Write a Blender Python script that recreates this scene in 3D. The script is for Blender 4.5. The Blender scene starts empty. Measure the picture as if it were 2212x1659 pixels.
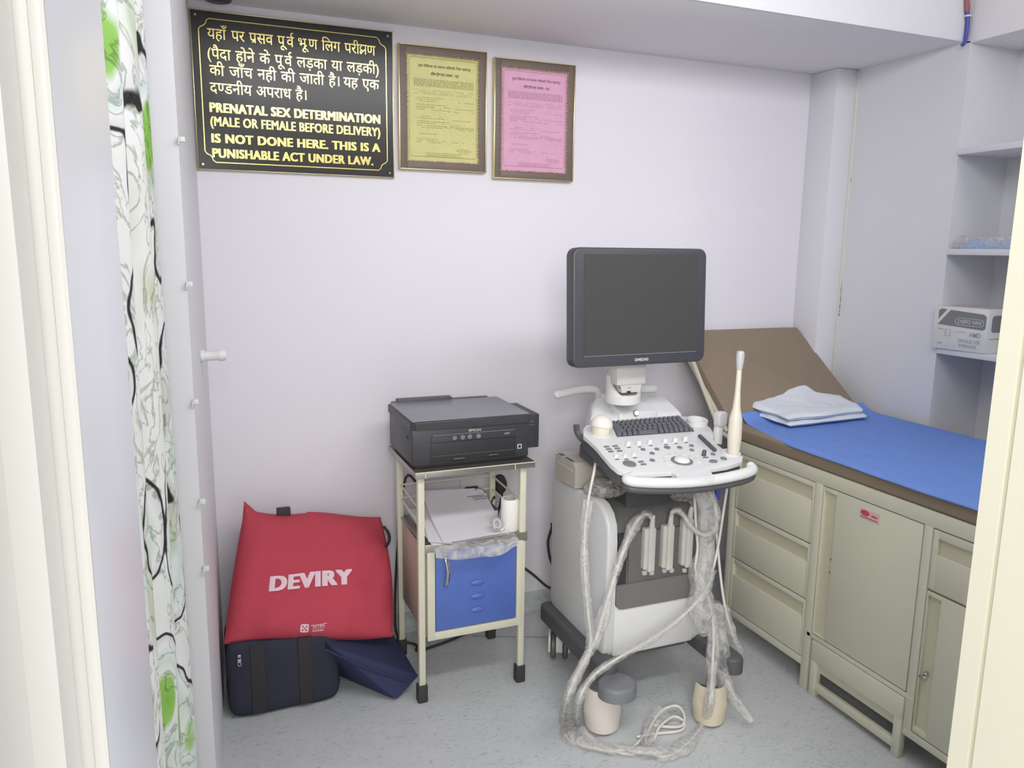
import bpy, bmesh, math, random
from mathutils import Vector, Matrix, noise
random.seed(7)
S = bpy.context.scene
COL = S.collection

# ------------------------------------------------------------------ camera
CX, CY = 1106.0, 829.5
def _solve(vy, vz):
    a = Vector((vy[0]-CX, vy[1]-CY)); b = Vector((vz[0]-CX, vz[1]-CY))
    f = math.sqrt(-a.dot(b))
    Y = Vector((a.x, -a.y, -f)).normalized()
    Z = -Vector((b.x, -b.y, -f)).normalized()
    Z = (Z - Y*Z.dot(Y)).normalized()
    X = Y.cross(Z)
    return f, Matrix((X, Y, Z))
FOC, ROT = _solve((420, 525), (985, 10300))
EYE = Vector((0, 0, 1.5))
cd = bpy.data.cameras.new('camera'); cam = bpy.data.objects.new('camera', cd); COL.objects.link(cam)
cd.sensor_fit = 'HORIZONTAL'; cd.sensor_width = 36.0; cd.lens = FOC/2212*36.0; cd.clip_start = 0.02
cam.matrix_world = Matrix.Translation(EYE) @ ROT.to_4x4()
S.camera = cam
def ray(px, py): return ROT @ Vector((px-CX, -(py-CY), -FOC))
def PX(px, py, x):
    d = ray(px, py); return EYE + d*((x-EYE.x)/d.x)
def PY(px, py, y):
    d = ray(px, py); return EYE + d*((y-EYE.y)/d.y)
def PZ(px, py, z):
    d = ray(px, py); return EYE + d*((z-EYE.z)/d.z)

# ------------------------------------------------------------------ light
S.view_settings.view_transform = 'Standard'; S.view_settings.look = 'None'
S.view_settings.gamma = 1.0; S.view_settings.exposure = 0.28
try: S.view_settings.use_curve_mapping = False
except Exception: pass
w = bpy.data.worlds.new('corridor_light'); S.world = w; w.use_nodes = True
w.node_tree.nodes['Background'].inputs[0].default_value = (1.0, 0.985, 0.96, 1)
w.node_tree.nodes['Background'].inputs[1].default_value = 0.85
def area(name, loc, target, sx, sy, power, color=(1, 1, 1)):
    l = bpy.data.lights.new(name, 'AREA'); l.shape = 'RECTANGLE'; l.size = sx; l.size_y = sy
    l.energy = power; l.color = color
    o = bpy.data.objects.new(name, l); COL.objects.link(o); o.location = loc
    o.rotation_euler = (Vector(target)-Vector(loc)).to_track_quat('-Z', 'Y').to_euler()
    return o
area('tube_light', (0.95, 0.74, 2.37), (0.95, 2.6, 0.9), 1.6, 0.34, 22, (0.98, 0.97, 1.0))
area('tube_light', (2.30, 0.74, 2.37), (1.2, 2.5, 0.9), 0.6, 0.34, 5, (0.98, 0.97, 1.0))
area('corridor_lamp', (-0.50, -1.25, 2.05), (1.2, 2.1, 0.7), 1.2, 1.0, 62, (1.0, 0.985, 0.965))

# ------------------------------------------------------------------ materials
def lin(c):
    c = c/255.0
    return c/12.92 if c <= 0.04045 else ((c+0.055)/1.055)**2.4
MATS = {}
def mat(name, rgb, rough=0.5, metal=0.0, var=0.06, scale=30, bump=0.0, bscale=200, spec=0.5, alpha=None, trans=0.0, coat=0.0):
    if name in MATS: return MATS[name]
    m = bpy.data.materials.new(name); m.use_nodes = True; nt = m.node_tree
    b = nt.nodes['Principled BSDF']
    col = tuple(lin(v) for v in rgb)
    tc = nt.nodes.new('ShaderNodeTexCoord'); nz = nt.nodes.new('ShaderNodeTexNoise')
    nz.inputs['Scale'].default_value = scale; nz.inputs['Detail'].default_value = 4
    nt.links.new(tc.outputs['Object'], nz.inputs['Vector'])
    mx = nt.nodes.new('ShaderNodeMix'); mx.data_type = 'RGBA'
    mx.inputs[6].default_value = tuple(v*(1-var) for v in col)+(1,)
    mx.inputs[7].default_value = tuple(min(1, v*(1+var)) for v in col)+(1,)
    nt.links.new(nz.outputs['Fac'], mx.inputs[0]); nt.links.new(mx.outputs[2], b.inputs['Base Color'])
    b.inputs['Roughness'].default_value = rough; b.inputs['Metallic'].default_value = metal
    b.inputs['Specular IOR Level'].default_value = spec
    if coat: b.inputs['Coat Weight'].default_value = coat
    if alpha is not None: b.inputs['Alpha'].default_value = alpha
    if trans: b.inputs['Transmission Weight'].default_value = trans
    if bump:
        n2 = nt.nodes.new('ShaderNodeTexNoise'); n2.inputs['Scale'].default_value = bscale
        nt.links.new(tc.outputs['Object'], n2.inputs['Vector'])
        bp = nt.nodes.new('ShaderNodeBump'); bp.inputs['Strength'].default_value = bump; bp.inputs['Distance'].default_value = 0.01
        nt.links.new(n2.outputs['Fac'], bp.inputs['Height']); nt.links.new(bp.outputs['Normal'], b.inputs['Normal'])
    MATS[name] = m; return m

WALL = mat('wall_paint', (233, 230, 236), 0.75, var=0.015, scale=2.0, bump=0.03, bscale=60, spec=0.25)
WALLG = mat('grey_white_paint', (226, 226, 229), 0.55, var=0.015, scale=3, spec=0.3)
CEIL = mat('ceiling_paint', (238, 235, 236), 0.8, var=0.02, scale=3, spec=0.2)
JAMB = mat('cream_frame_paint', (216, 213, 194), 0.4, var=0.02, scale=5)
LJAMB = mat('greyish_white_frame_paint', (228, 227, 222), 0.35, var=0.02, scale=5)
TRIMC = mat('pale_corner_bead', (222, 221, 212), 0.5)
PANEL = mat('pale_blue_grey_laminate', (226, 228, 236), 0.35, var=0.015, scale=4)
CREAM = mat('cream_enamel', (216, 214, 192), 0.38, var=0.04, scale=12)
BEDPAINT = mat('greenish_cream_enamel', (210, 208, 188), 0.4, var=0.03, scale=14)
BEDIN = mat('recess_cream_enamel', (200, 197, 172), 0.45, var=0.05, scale=10)
BLACKP = mat('black_plastic', (62, 62, 66), 0.42, var=0.08)
BLACKR = mat('black_rubber', (58, 57, 57), 0.7, var=0.15)
DARKP = mat('charcoal_plastic', (86, 87, 90), 0.5, var=0.05)
GREYP = mat('grey_plastic', (122, 124, 128), 0.5, var=0.05)
DARKREC = mat('dark_grey_moulding', (118, 117, 114), 0.6, var=0.05)
WHITEP = mat('white_plastic', (224, 224, 223), 0.35, var=0.015)
IVORY = mat('ivory_plastic', (226, 220, 202), 0.4, var=0.03)
GREYW = mat('pale_grey_plastic', (206, 204, 200), 0.45, var=0.03)
BEIGE = mat('beige_plastic', (190, 184, 172), 0.5, var=0.04)
STEEL = mat('brushed_steel', (170, 166, 158), 0.32, 0.85, var=0.1, scale=60)
DARKSTEEL = mat('worn_dark_sheet_top', (104, 98, 94), 0.35, 0.5, var=0.2, scale=25)
CHROME = mat('chrome', (205, 205, 205), 0.15, 1.0, var=0.02)
SCREEN = mat('dark_screen', (74, 74, 73), 0.35, var=0.03, spec=0.3)
BEZEL = mat('monitor_bezel_plastic', (72, 73, 77), 0.35, var=0.04)
BLUEDOOR = mat('blue_enamel', (86, 112, 186), 0.38, var=0.05, scale=20)
BROWN = mat('brown_rexine', (142, 127, 108), 0.6, var=0.06, scale=40, bump=0.15, bscale=350)
SHEET = mat('blue_cloth', (118, 151, 220), 0.95, var=0.08, scale=25, bump=0.25, bscale=500, spec=0.1)
TOWEL = mat('white_cloth', (228, 234, 240), 0.95, var=0.02, bump=0.2, bscale=300, spec=0.1)
RED = mat('red_canvas', (190, 74, 88), 0.8, var=0.07, scale=30, bump=0.2, bscale=700, spec=0.2)
NAVY = mat('navy_canvas', (54, 56, 68), 0.75, var=0.15, scale=14, bump=0.25, bscale=500, spec=0.25)
NAVYB = mat('blue_navy_canvas', (56, 60, 92), 0.7, var=0.15, scale=14, bump=0.25, bscale=500, spec=0.25)
BRNSTRAP = mat('dark_brown_webbing', (54, 50, 54), 0.85, var=0.12, scale=60)
PRINTW = mat('white_print', (232, 205, 215), 0.7, var=0.03)
PAPER = mat('white_paper', (236, 232, 236), 0.8, var=0.01, spec=0.15)
INK = mat('grey_ink', (110, 110, 116), 0.8)
REDINK = mat('red_ink', (196, 74, 92), 0.7)
PINKINK = mat('pink_label_paper', (216, 186, 184), 0.7)
YELLOWC = mat('yellow_paper', (216, 210, 140), 0.6, var=0.03, scale=8)
PINKC = mat('pink_paper', (226, 168, 198), 0.6, var=0.03, scale=8)
YINK = mat('ink_on_yellow', (172, 168, 104), 0.8)
YINKD = mat('dark_ink_on_yellow', (92, 88, 58), 0.8)
PINK2 = mat('ink_on_pink', (196, 138, 170), 0.8)
PINKD = mat('dark_ink_on_pink', (134, 92, 116), 0.8)
FRAMEB = mat('brown_frame_wood', (116, 100, 92), 0.5, var=0.06)
GOLD = mat('gold_moulding', (208, 196, 150), 0.28, 1.0, var=0.15, scale=80)
GOLDL = mat('gold_lettering', (200, 184, 118), 0.24, 1.0, var=0.06, scale=3)
BEADS = mat('pale_gilt_beads', (196, 178, 142), 0.45, 0.5, var=0.3, scale=300)
SIGNB = mat('black_glossy_sheet', (60, 60, 57), 0.22, var=0.05, spec=0.22)
PLY = mat('pinkish_plywood', (196, 178, 164), 0.6, var=0.06, scale=14)
SOCKETW = mat('white_switch_plastic', (232, 228, 224), 0.35, var=0.01)
ROLLW = mat('white_roll_paper', (240, 238, 232), 0.7, var=0.01)
GREENW = mat('white_carton', (222, 222, 218), 0.7, var=0.02)
CARTG = mat('grey_carton_print', (130, 132, 130), 0.7, var=0.03)
CARTTOP = mat('greyish_carton_top', (206, 198, 190), 0.75, var=0.03)
BLUEPK = mat('pale_blue_cloth', (164, 190, 226), 0.8, var=0.06, scale=40)
REDSL = mat('maroon_sleeve', (160, 92, 98), 0.5)
BLUESL = mat('blue_sleeve', (84, 84, 170), 0.45)
BLUEPL = mat('blue_clip_plastic', (70, 84, 170), 0.4)
FACEW = mat('white_fascia_paint', (240, 240, 242), 0.6, var=0.01, spec=0.3)

LITW = mat('lit_button_white', (240, 242, 246), 0.3)
LITW.node_tree.nodes['Principled BSDF'].inputs['Emission Color'].default_value = (0.95, 0.97, 1, 1)
LITW.node_tree.nodes['Principled BSDF'].inputs['Emission Strength'].default_value = 0.35
def film(name, rgb, op=0.28, rough=0.22, sc=22):
    m = bpy.data.materials.new(name); m.use_nodes = True; nt = m.node_tree
    b = nt.nodes['Principled BSDF']; out = nt.nodes['Material Output']
    b.inputs['Base Color'].default_value = tuple(lin(v) for v in rgb)+(1,)
    b.inputs['Roughness'].default_value = rough; b.inputs['Specular IOR Level'].default_value = 0.7
    tr = nt.nodes.new('ShaderNodeBsdfTransparent'); mx = nt.nodes.new('ShaderNodeMixShader')
    tc = nt.nodes.new('ShaderNodeTexCoord'); nz = nt.nodes.new('ShaderNodeTexNoise')
    nz.inputs['Scale'].default_value = sc; nz.inputs['Detail'].default_value = 5; nz.inputs['Distortion'].default_value = 1.2
    nt.links.new(tc.outputs['Object'], nz.inputs['Vector'])
    rp = nt.nodes.new('ShaderNodeMapRange'); rp.inputs[1].default_value = 0.35; rp.inputs[2].default_value = 0.72
    rp.inputs[3].default_value = op*0.45; rp.inputs[4].default_value = min(0.9, op*2.0)
    nt.links.new(nz.outputs['Fac'], rp.inputs[0]); nt.links.new(rp.outputs[0], mx.inputs[0])
    bp = nt.nodes.new('ShaderNodeBump'); bp.inputs['Strength'].default_value = 0.9; bp.inputs['Distance'].default_value = 0.02
    nt.links.new(nz.outputs['Fac'], bp.inputs['Height']); nt.links.new(bp.outputs['Normal'], b.inputs['Normal'])
    nt.links.new(tr.outputs[0], mx.inputs[1]); nt.links.new(b.outputs[0], mx.inputs[2])
    nt.links.new(mx.outputs[0], out.inputs['Surface'])
    MATS[name] = m; return m
FILM = film('clear_polythene', (226, 224, 220), 0.30)
FILMP = film('crumpled_polythene', (206, 202, 198), 0.62, sc=40)
FILMG = film('glass_pane', (200, 210, 190), 0.03, 0.05)

def floor_mat():
    m = bpy.data.materials.new('streaked_vinyl'); m.use_nodes = True; nt = m.node_tree
    b = nt.nodes['Principled BSDF']; b.inputs['Roughness'].default_value = 0.38; b.inputs['Specular IOR Level'].default_value = 0.4
    tc = nt.nodes.new('ShaderNodeTexCoord')
    def noise_node(scale, vec, det=3, dist=0.0):
        n = nt.nodes.new('ShaderNodeTexNoise'); n.inputs['Scale'].default_value = scale; n.inputs['Detail'].default_value = det
        n.inputs['Distortion'].default_value = dist; nt.links.new(vec, n.inputs['Vector']); return n
    mp = nt.nodes.new('ShaderNodeMapping'); mp.inputs['Rotation'].default_value = (0, 0, 0.6); mp.inputs['Scale'].default_value = (1, 2.6, 1)
    nt.links.new(tc.outputs['Object'], mp.inputs[0])
    fl = noise_node(27, mp.outputs[0], 6, 2.2)
    r1 = nt.nodes.new('ShaderNodeValToRGB'); r1.color_ramp.elements[0].position = 0.555; r1.color_ramp.elements[1].position = 0.70
    r1.color_ramp.elements[0].color = (0, 0, 0, 1); r1.color_ramp.elements[1].color = (1, 1, 1, 1)
    nt.links.new(fl.outputs['Fac'], r1.inputs[0])
    cl = noise_node(5, tc.outputs['Object'], 4)
    m1 = nt.nodes.new('ShaderNodeMix'); m1.data_type = 'RGBA'
    m1.inputs[6].default_value = tuple(lin(v) for v in (190, 193, 194))+(1,); m1.inputs[7].default_value = tuple(lin(v) for v in (203, 206, 206))+(1,)
    nt.links.new(cl.outputs['Fac'], m1.inputs[0])
    m2 = nt.nodes.new('ShaderNodeMix'); m2.data_type = 'RGBA'; m2.inputs[7].default_value = tuple(lin(v) for v in (160, 173, 181))+(1,)
    nt.links.new(r1.outputs[0], m2.inputs[0]); nt.links.new(m1.outputs[2], m2.inputs[6])
    nt.links.new(m2.outputs[2], b.inputs['Base Color']); return m
FLOOR = floor_mat()

def curtain_mat():
    m = bpy.data.materials.new('agate_print_curtain'); m.use_nodes = True; nt = m.node_tree; N = nt.nodes.new; L = nt.links.new
    b = nt.nodes['Principled BSDF']; b.inputs['Roughness'].default_value = 0.8; b.inputs['Specular IOR Level'].default_value = 0.15
    tc = N('ShaderNodeTexCoord'); mp = N('ShaderNodeMapping'); mp.inputs['Scale'].default_value = (7.5, 7.0, 1.0)
    L(tc.outputs['UV'], mp.inputs[0])
    dn = N('ShaderNodeTexNoise'); dn.inputs['Scale'].default_value = 0.55; dn.inputs['Detail'].default_value = 3; L(mp.outputs[0], dn.inputs['Vector'])
    ad = N('ShaderNodeVectorMath'); ad.operation = 'MULTIPLY_ADD'; ad.inputs[1].default_value = (1.1, 1.1, 1.1)
    L(dn.outputs['Color'], ad.inputs[0]); L(mp.outputs[0], ad.inputs[2])
    vo = N('ShaderNodeTexVoronoi'); vo.feature = 'SMOOTH_F1'; vo.inputs['Scale'].default_value = 0.62; vo.inputs['Smoothness'].default_value = 0.25
    L(ad.outputs[0], vo.inputs['Vector'])
    def ramp(stops, src):
        r = N('ShaderNodeValToRGB'); cr = r.color_ramp
        while len(cr.elements) < len(stops): cr.elements.new(0.5)
        for e, (p, c) in zip(cr.elements, stops): e.position = p; e.color = tuple(lin(v) for v in c)+(1,)
        L(src, r.inputs[0]); return r
    W = (228, 230, 228)
    base = ramp([(0.0, (128, 178, 78)), (0.20, (150, 196, 104)), (0.27, W), (0.36, (206, 220, 214)), (0.46, W), (0.555, (214, 214, 216)), (0.568, (52, 50, 52)), (0.590, (58, 56, 58)), (0.603, W), (0.80, (226, 228, 224))], vo.outputs['Distance'])
    vn = N('ShaderNodeTexNoise'); vn.inputs['Scale'].default_value = 1.1; vn.inputs['Detail'].default_value = 5; vn.inputs['Distortion'].default_value = 2.2; L(mp.outputs[0], vn.inputs['Vector'])
    veins = ramp([(0.0, (255, 255, 255)), (0.47, (255, 255, 255)), (0.495, (150, 156, 140)), (0.505, (160, 168, 146)), (0.53, (255, 255, 255)), (1.0, (255, 255, 255))], vn.outputs['Fac'])
    ol = N('ShaderNodeTexNoise'); ol.inputs['Scale'].default_value = 0.5; L(mp.outputs[0], ol.inputs['Vector'])
    om = ramp([(0, (255, 255, 255)), (0.55, (255, 255, 255)), (0.64, (218, 222, 196)), (1, (214, 220, 190))], ol.outputs['Fac'])
    mu = N('ShaderNodeMix'); mu.data_type = 'RGBA'; mu.blend_type = 'MULTIPLY'; mu.inputs[0].default_value = 0.65
    L(base.outputs[0], mu.inputs[6]); L(veins.outputs[0], mu.inputs[7])
    m3 = N('ShaderNodeMix'); m3.data_type = 'RGBA'; m3.blend_type = 'MULTIPLY'; m3.inputs[0].default_value = 0.8
    L(mu.outputs[2], m3.inputs[6]); L(om.outputs[0], m3.inputs[7])
    L(m3.outputs[2], b.inputs['Base Color']); return m
CURTAIN = curtain_mat()

# ------------------------------------------------------------------ builders
def rot_to(axis):
    return Vector(axis).to_track_quat('Z', 'Y').to_matrix().to_4x4()
class MB:
    def __init__(self): self.bm = bmesh.new(); self.n = 0
    def _merge(self, t, M=None):
        if M is not None: bmesh.ops.transform(t, matrix=M, verts=t.verts)
        me = bpy.data.meshes.new('t'); t.to_mesh(me); t.free(); self.bm.from_mesh(me); bpy.data.meshes.remove(me); return self
    def box(self, x0, x1, y0, y1, z0, z1, b=0.0, seg=2, M=None):
        q = 0.00013*(self.n % 6); self.n += 1
        if min(x1-x0, y1-y0, z1-z0) > 0.004: x0 += q; x1 -= q; y0 += q; y1 -= q; z0 += q; z1 -= q
        t = bmesh.new(); bmesh.ops.create_cube(t, size=1.0)
        for v in t.verts: v.co = Vector((x0+(v.co.x+.5)*(x1-x0), y0+(v.co.y+.5)*(y1-y0), z0+(v.co.z+.5)*(z1-z0)))
        if b > 0: bmesh.ops.bevel(t, geom=list(t.edges), offset=b, segments=seg, profile=0.5, affect='EDGES')
        return self._merge(t, M)
    def prism(self, poly, h0, h1, b=0.0, seg=2, M=None, taper=1.0):
        t = bmesh.new()
        a = [t.verts.new((p[0], p[1], h0)) for p in poly]
        cx = sum(p[0] for p in poly)/len(poly); cy = sum(p[1] for p in poly)/len(poly)
        c = [t.verts.new((cx+(p[0]-cx)*taper, cy+(p[1]-cy)*taper, h1)) for p in poly]
        t.faces.new(a[::-1]); t.faces.new(c); n = len(poly)
        for i in range(n): t.faces.new((a[i], a[(i+1) % n], c[(i+1) % n], c[i]))
        bmesh.ops.recalc_face_normals(t, faces=t.faces)
        if b > 0:
            es = [e for e in t.edges if abs(e.verts[0].co.z-e.verts[1].co.z) < 1e-6 and abs(e.verts[0].co.z-h1) < 1e-6]
            bmesh.ops.bevel(t, geom=es, offset=b, segments=seg, profile=0.5, affect='EDGES')
        return self._merge(t, M)
    def tube(self, pts, r, seg=10, sub=6, closed=False, smooth=True, cap=True):
        P = [Vector(p) for p in pts]
        if smooth and len(P) > 2: P, ts = catmull(P, sub, closed)
        else: ts = [i for i in range(len(P))]
        n = len(P); t = bmesh.new(); rings = []
        up = Vector((0.13, 0.21, 1)); prev = None
        for i, p in enumerate(P):
            a = P[(i-1) % n] if (closed or i > 0) else P[i]; c = P[(i+1) % n] if (closed or i < n-1) else P[i]
            d = (c-a); d = d.normalized() if d.length > 1e-9 else Vector((0, 0, 1))
            if prev is None: nx = d.cross(up); nx = nx.normalized() if nx.length > 1e-4 else d.orthogonal().normalized()
            else:
                nx = prev - d*prev.dot(d); nx = nx.normalized() if nx.length > 1e-5 else d.orthogonal().normalized()
            prev = nx; ny = d.cross(nx)
            rr = r(ts[i]/max(1, len(pts)-1)) if callable(r) else r
            if not isinstance(rr, tuple): rr = (rr, rr)
            rings.append([t.verts.new(p+nx*math.cos(2*math.pi*k/seg)*rr[0]+ny*math.sin(2*math.pi*k/seg)*rr[1]) for k in range(seg)])
        m = n if closed else n-1
        for i in range(m):
            A, B = rings[i], rings[(i+1) % n]
            for k in range(seg): t.faces.new((A[k], A[(k+1) % seg], B[(k+1) % seg], B[k]))
        if cap and not closed: t.faces.new(rings[0][::-1]); t.faces.new(rings[-1])
        bmesh.ops.recalc_face_normals(t, faces=t.faces)
        return self._merge(t)
    def lathe(self, prof, M=None, seg=24):
        t = bmesh.new(); rings = []
        for (r, z) in prof:
            if r < 1e-6: rings.append([t.verts.new((0, 0, z))])
            else: rings.append([t.verts.new((r*math.cos(2*math.pi*k/seg), r*math.sin(2*math.pi*k/seg), z)) for k in range(seg)])
        for A, B in zip(rings, rings[1:]):
            for k in range(seg):
                a0, a1 = A[k % len(A)], A[(k+1) % len(A)]; b0, b1 = B[k % len(B)], B[(k+1) % len(B)]
                vs = []
                for v in (a0, a1, b1, b0):
                    if v not in vs: vs.append(v)
                if len(vs) > 2: t.faces.new(vs)
        bmesh.ops.recalc_face_normals(t, faces=t.faces)
        return self._merge(t, M)
    def cyl(self, c, r, h, axis=(0, 0, 1), seg=24, b=0.0):
        b = min(b, r*.9, h*.45)
        pr = [(0, 0), (r-b, 0), (r, b), (r, h-b), (r-b, h), (0, h)] if b > 0 else [(0, 0), (r, 0), (r, h), (0, h)]
        return self.lathe(pr, Matrix.Translation(c) @ rot_to(axis), seg)
    def ell(self, c, rx, ry, rz, seg=20, M=None):
        t = bmesh.new(); bmesh.ops.create_uvsphere(t, u_segments=seg, v_segments=seg//2+2, radius=1)
        for v in t.verts: v.co = Vector((v.co.x*rx, v.co.y*ry, v.co.z*rz))
        return self._merge(t, Matrix.Translation(c) @ (M if M is not None else Matrix.Identity(4)))
    def grid(self, fn, nu, nv, uvscale=None, cu=False):
        t = bmesh.new(); uvl = t.loops.layers.uv.new('UVMap')
        V = [[t.verts.new(fn(i/nu, j/nv)) for j in range(nv+1)] for i in range(nu+(0 if cu else 1))]
        for i in range(nu):
            for j in range(nv):
                i2 = (i+1) % len(V)
                f = t.faces.new((V[i][j], V[i2][j], V[i2][j+1], V[i][j+1]))
                for lp, (a, b) in zip(f.loops, ((i, j), (i+1, j), (i+1, j+1), (i, j+1))):
                    lp[uvl].uv = (a/nu*(uvscale[0] if uvscale else 1), b/nv*(uvscale[1] if uvscale else 1))
        return self._merge(t)
    def shell(self, fn, nu, nv, th):
        """closed slab: fn(u,v)->(point, normal)"""
        t = bmesh.new(); A = []; B = []
        for i in range(nu+1):
            ra, rb = [], []
            for j in range(nv+1):
                p, n = fn(i/nu, j/nv); ra.append(t.verts.new(p)); rb.append(t.verts.new(p-n*th))
            A.append(ra); B.append(rb)
        for i in range(nu):
            for j in range(nv):
                t.faces.new((A[i][j], A[i+1][j], A[i+1][j+1], A[i][j+1])); t.faces.new((B[i][j], B[i][j+1], B[i+1][j+1], B[i+1][j]))
        for i in range(nu):
            t.faces.new((A[i][0], B[i][0], B[i+1][0], A[i+1][0])); t.faces.new((A[i][nv], A[i+1][nv], B[i+1][nv], B[i][nv]))
        for j in range(nv):
            t.faces.new((A[0][j], A[0][j+1], B[0][j+1], B[0][j])); t.faces.new((A[nu][j], B[nu][j], B[nu][j+1], A[nu][j+1]))
        bmesh.ops.recalc_face_normals(t, faces=t.faces)
        return self._merge(t)
    def flat(self, tx, fn, nrm=(0, -1, 0), step=0.00012):
        """2D outline faces (verts, faces) placed by fn(x,y)->Vector; a third number lifts overlapping strokes apart"""
        nv = Vector(nrm)
        vs = [self.bm.verts.new(fn(v[0], v[1]) + nv*(step*(v[2] if len(v) > 2 else 0))) for v in tx[0]]
        for f in tx[1]:
            try: self.bm.faces.new([vs[i] for i in f])
            except ValueError: pass
        return self

def catmull(P, sub, closed=False):
    out, ts = [], []; n = len(P); m = n if closed else n-1
    for i in range(m):
        g = (lambda k: P[k % n]) if closed else (lambda k: P[max(0, min(n-1, k))])
        p0, p1, p2, p3 = g(i-1), g(i), g(i+1), g(i+2)
        for s in range(sub):
            t = s/sub
            out.append(0.5*((2*p1)+(p2-p0)*t+(2*p0-5*p1+4*p2-p3)*t*t+(3*p1-p0-3*p2+p3)*t**3)); ts.append(i+t)
    if not closed: out.append(P[-1]); ts.append(n-1)
    return out, ts

ORG = {}
def thing(name, label, cat, loc, group=None):
    o = bpy.data.objects.new(name, None); COL.objects.link(o); o.location = loc; o.empty_display_size = 0.05
    o['label'] = label; o['category'] = cat
    if group: o['group'] = group
    ORG[o] = Vector(loc); return o
def obj(name, mb, m, parent=None, label=None, sharp=38, cat=None, kind=None, group=None, org=None, flatshade=False):
    bm = mb.bm if isinstance(mb, MB) else mb
    o0 = ORG[parent] if parent is not None else Vector(org if org is not None else (0, 0, 0))
    if o0.length: bmesh.ops.translate(bm, vec=-o0, verts=bm.verts)
    for e in bm.edges:
        e.smooth = (len(e.link_faces) == 2 and e.calc_face_angle(0) < math.radians(sharp))
    for f in bm.faces: f.smooth = not flatshade
    me = bpy.data.meshes.new(name); bm.to_mesh(me); bm.free(); me.materials.append(m)
    o = bpy.data.objects.new(name, me); COL.objects.link(o); ORG[o] = o0
    if parent is not None: o.parent = parent
    else: o.location = o0
    if label: o['label'] = label
    if cat: o['category'] = cat
    if kind: o['kind'] = kind
    if group: o['group'] = group
    return o
def struct(name, mb, m, label=None, cat=None):
    o = obj(name, mb, m, kind='structure')
    if label: o['label'] = label
    if cat: o['category'] = cat
    return o

# ---- lettering
def text2d(s, bold=0.0, sp=1.0):
    c = bpy.data.curves.new('t', 'FONT'); c.body = s; c.space_character = sp; c.resolution_u = 3; c.offset = bold
    o = bpy.data.objects.new('t', c); COL.objects.link(o); bpy.context.view_layer.update()
    dg = bpy.context.evaluated_depsgraph_get()
    me = bpy.data.meshes.new_from_object(o.evaluated_get(dg))
    V = [(v.co.x, v.co.y) for v in me.vertices]; F = [tuple(p.vertices) for p in me.polygons]
    bpy.data.objects.remove(o); bpy.data.curves.remove(c); bpy.data.meshes.remove(me)
    return V, F
def join2d(*parts):
    V, F = [], []
    for (v, f) in parts:
        n = len(V); V += list(v); F += [tuple(i+n for i in q) for q in f]
    return V, F
def lay(v): return v[2] if len(v) > 2 else 0
def shift2d(t, dx, dy=0.0): return [(v[0]+dx, v[1]+dy, lay(v)) for v in t[0]], t[1]
def layer2d(t, k): return [(v[0], v[1], k) for v in t[0]], t[1]
def bounds(t):
    xs = [v[0] for v in t[0]]; ys = [v[1] for v in t[0]]
    return min(xs), max(xs), min(ys), max(ys)
def fit2d(t, x0, x1, y0, y1, keepy=False):
    a, b, c, d = bounds(t); sx = (x1-x0)/(b-a); sy = (y1-y0)/(d-c)
    return [(x0+(v[0]-a)*sx, y0+(v[1]-c)*sy, lay(v)) for v in t[0]], t[1]
def heavy(s, bold=0.02, d=0.018):
    t = text2d(s, 0.0, 1.0+1.6*d); k = max(2, int(d/0.012)); n = 0; out = []
    for i in range(-k, k+1):
        for e in (-bold*0.5, bold*0.5): out.append(layer2d(shift2d(t, d*i/k, e), n)); n += 1
    return join2d(*out)
def stroke2d(pts, wd):
    V, F = [], []
    for i, p in enumerate(pts):
        a = pts[max(0, i-1)]; b = pts[min(len(pts)-1, i+1)]
        dx, dy = b[0]-a[0], b[1]-a[1]; l = math.hypot(dx, dy) or 1
        V += [(p[0]-dy/l*wd/2, p[1]+dx/l*wd/2), (p[0]+dy/l*wd/2, p[1]-dx/l*wd/2)]
        if i: n = len(V); F.append((n-4, n-3, n-1, n-2))
    return V, F
def clip_right(t, frac):
    bm = bmesh.new(); vs = [bm.verts.new((v[0], v[1], lay(v))) for v in t[0]]
    for f in t[1]:
        try: bm.faces.new([vs[i] for i in f])
        except ValueError: pass
    a, b, _, _ = bounds(t); X = a+(b-a)*frac
    bmesh.ops.bisect_plane(bm, geom=list(bm.verts)+list(bm.edges)+list(bm.faces), plane_co=(X, 0, 0), plane_no=(1, 0, 0), clear_outer=True)
    bm.verts.ensure_lookup_table(); ix = {v: i for i, v in enumerate(bm.verts)}
    r = [(v.co.x, v.co.y) for v in bm.verts], [tuple(ix[v] for v in f.verts) for f in bm.faces]
    bm.free(); return r
HB = 0.004
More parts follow.
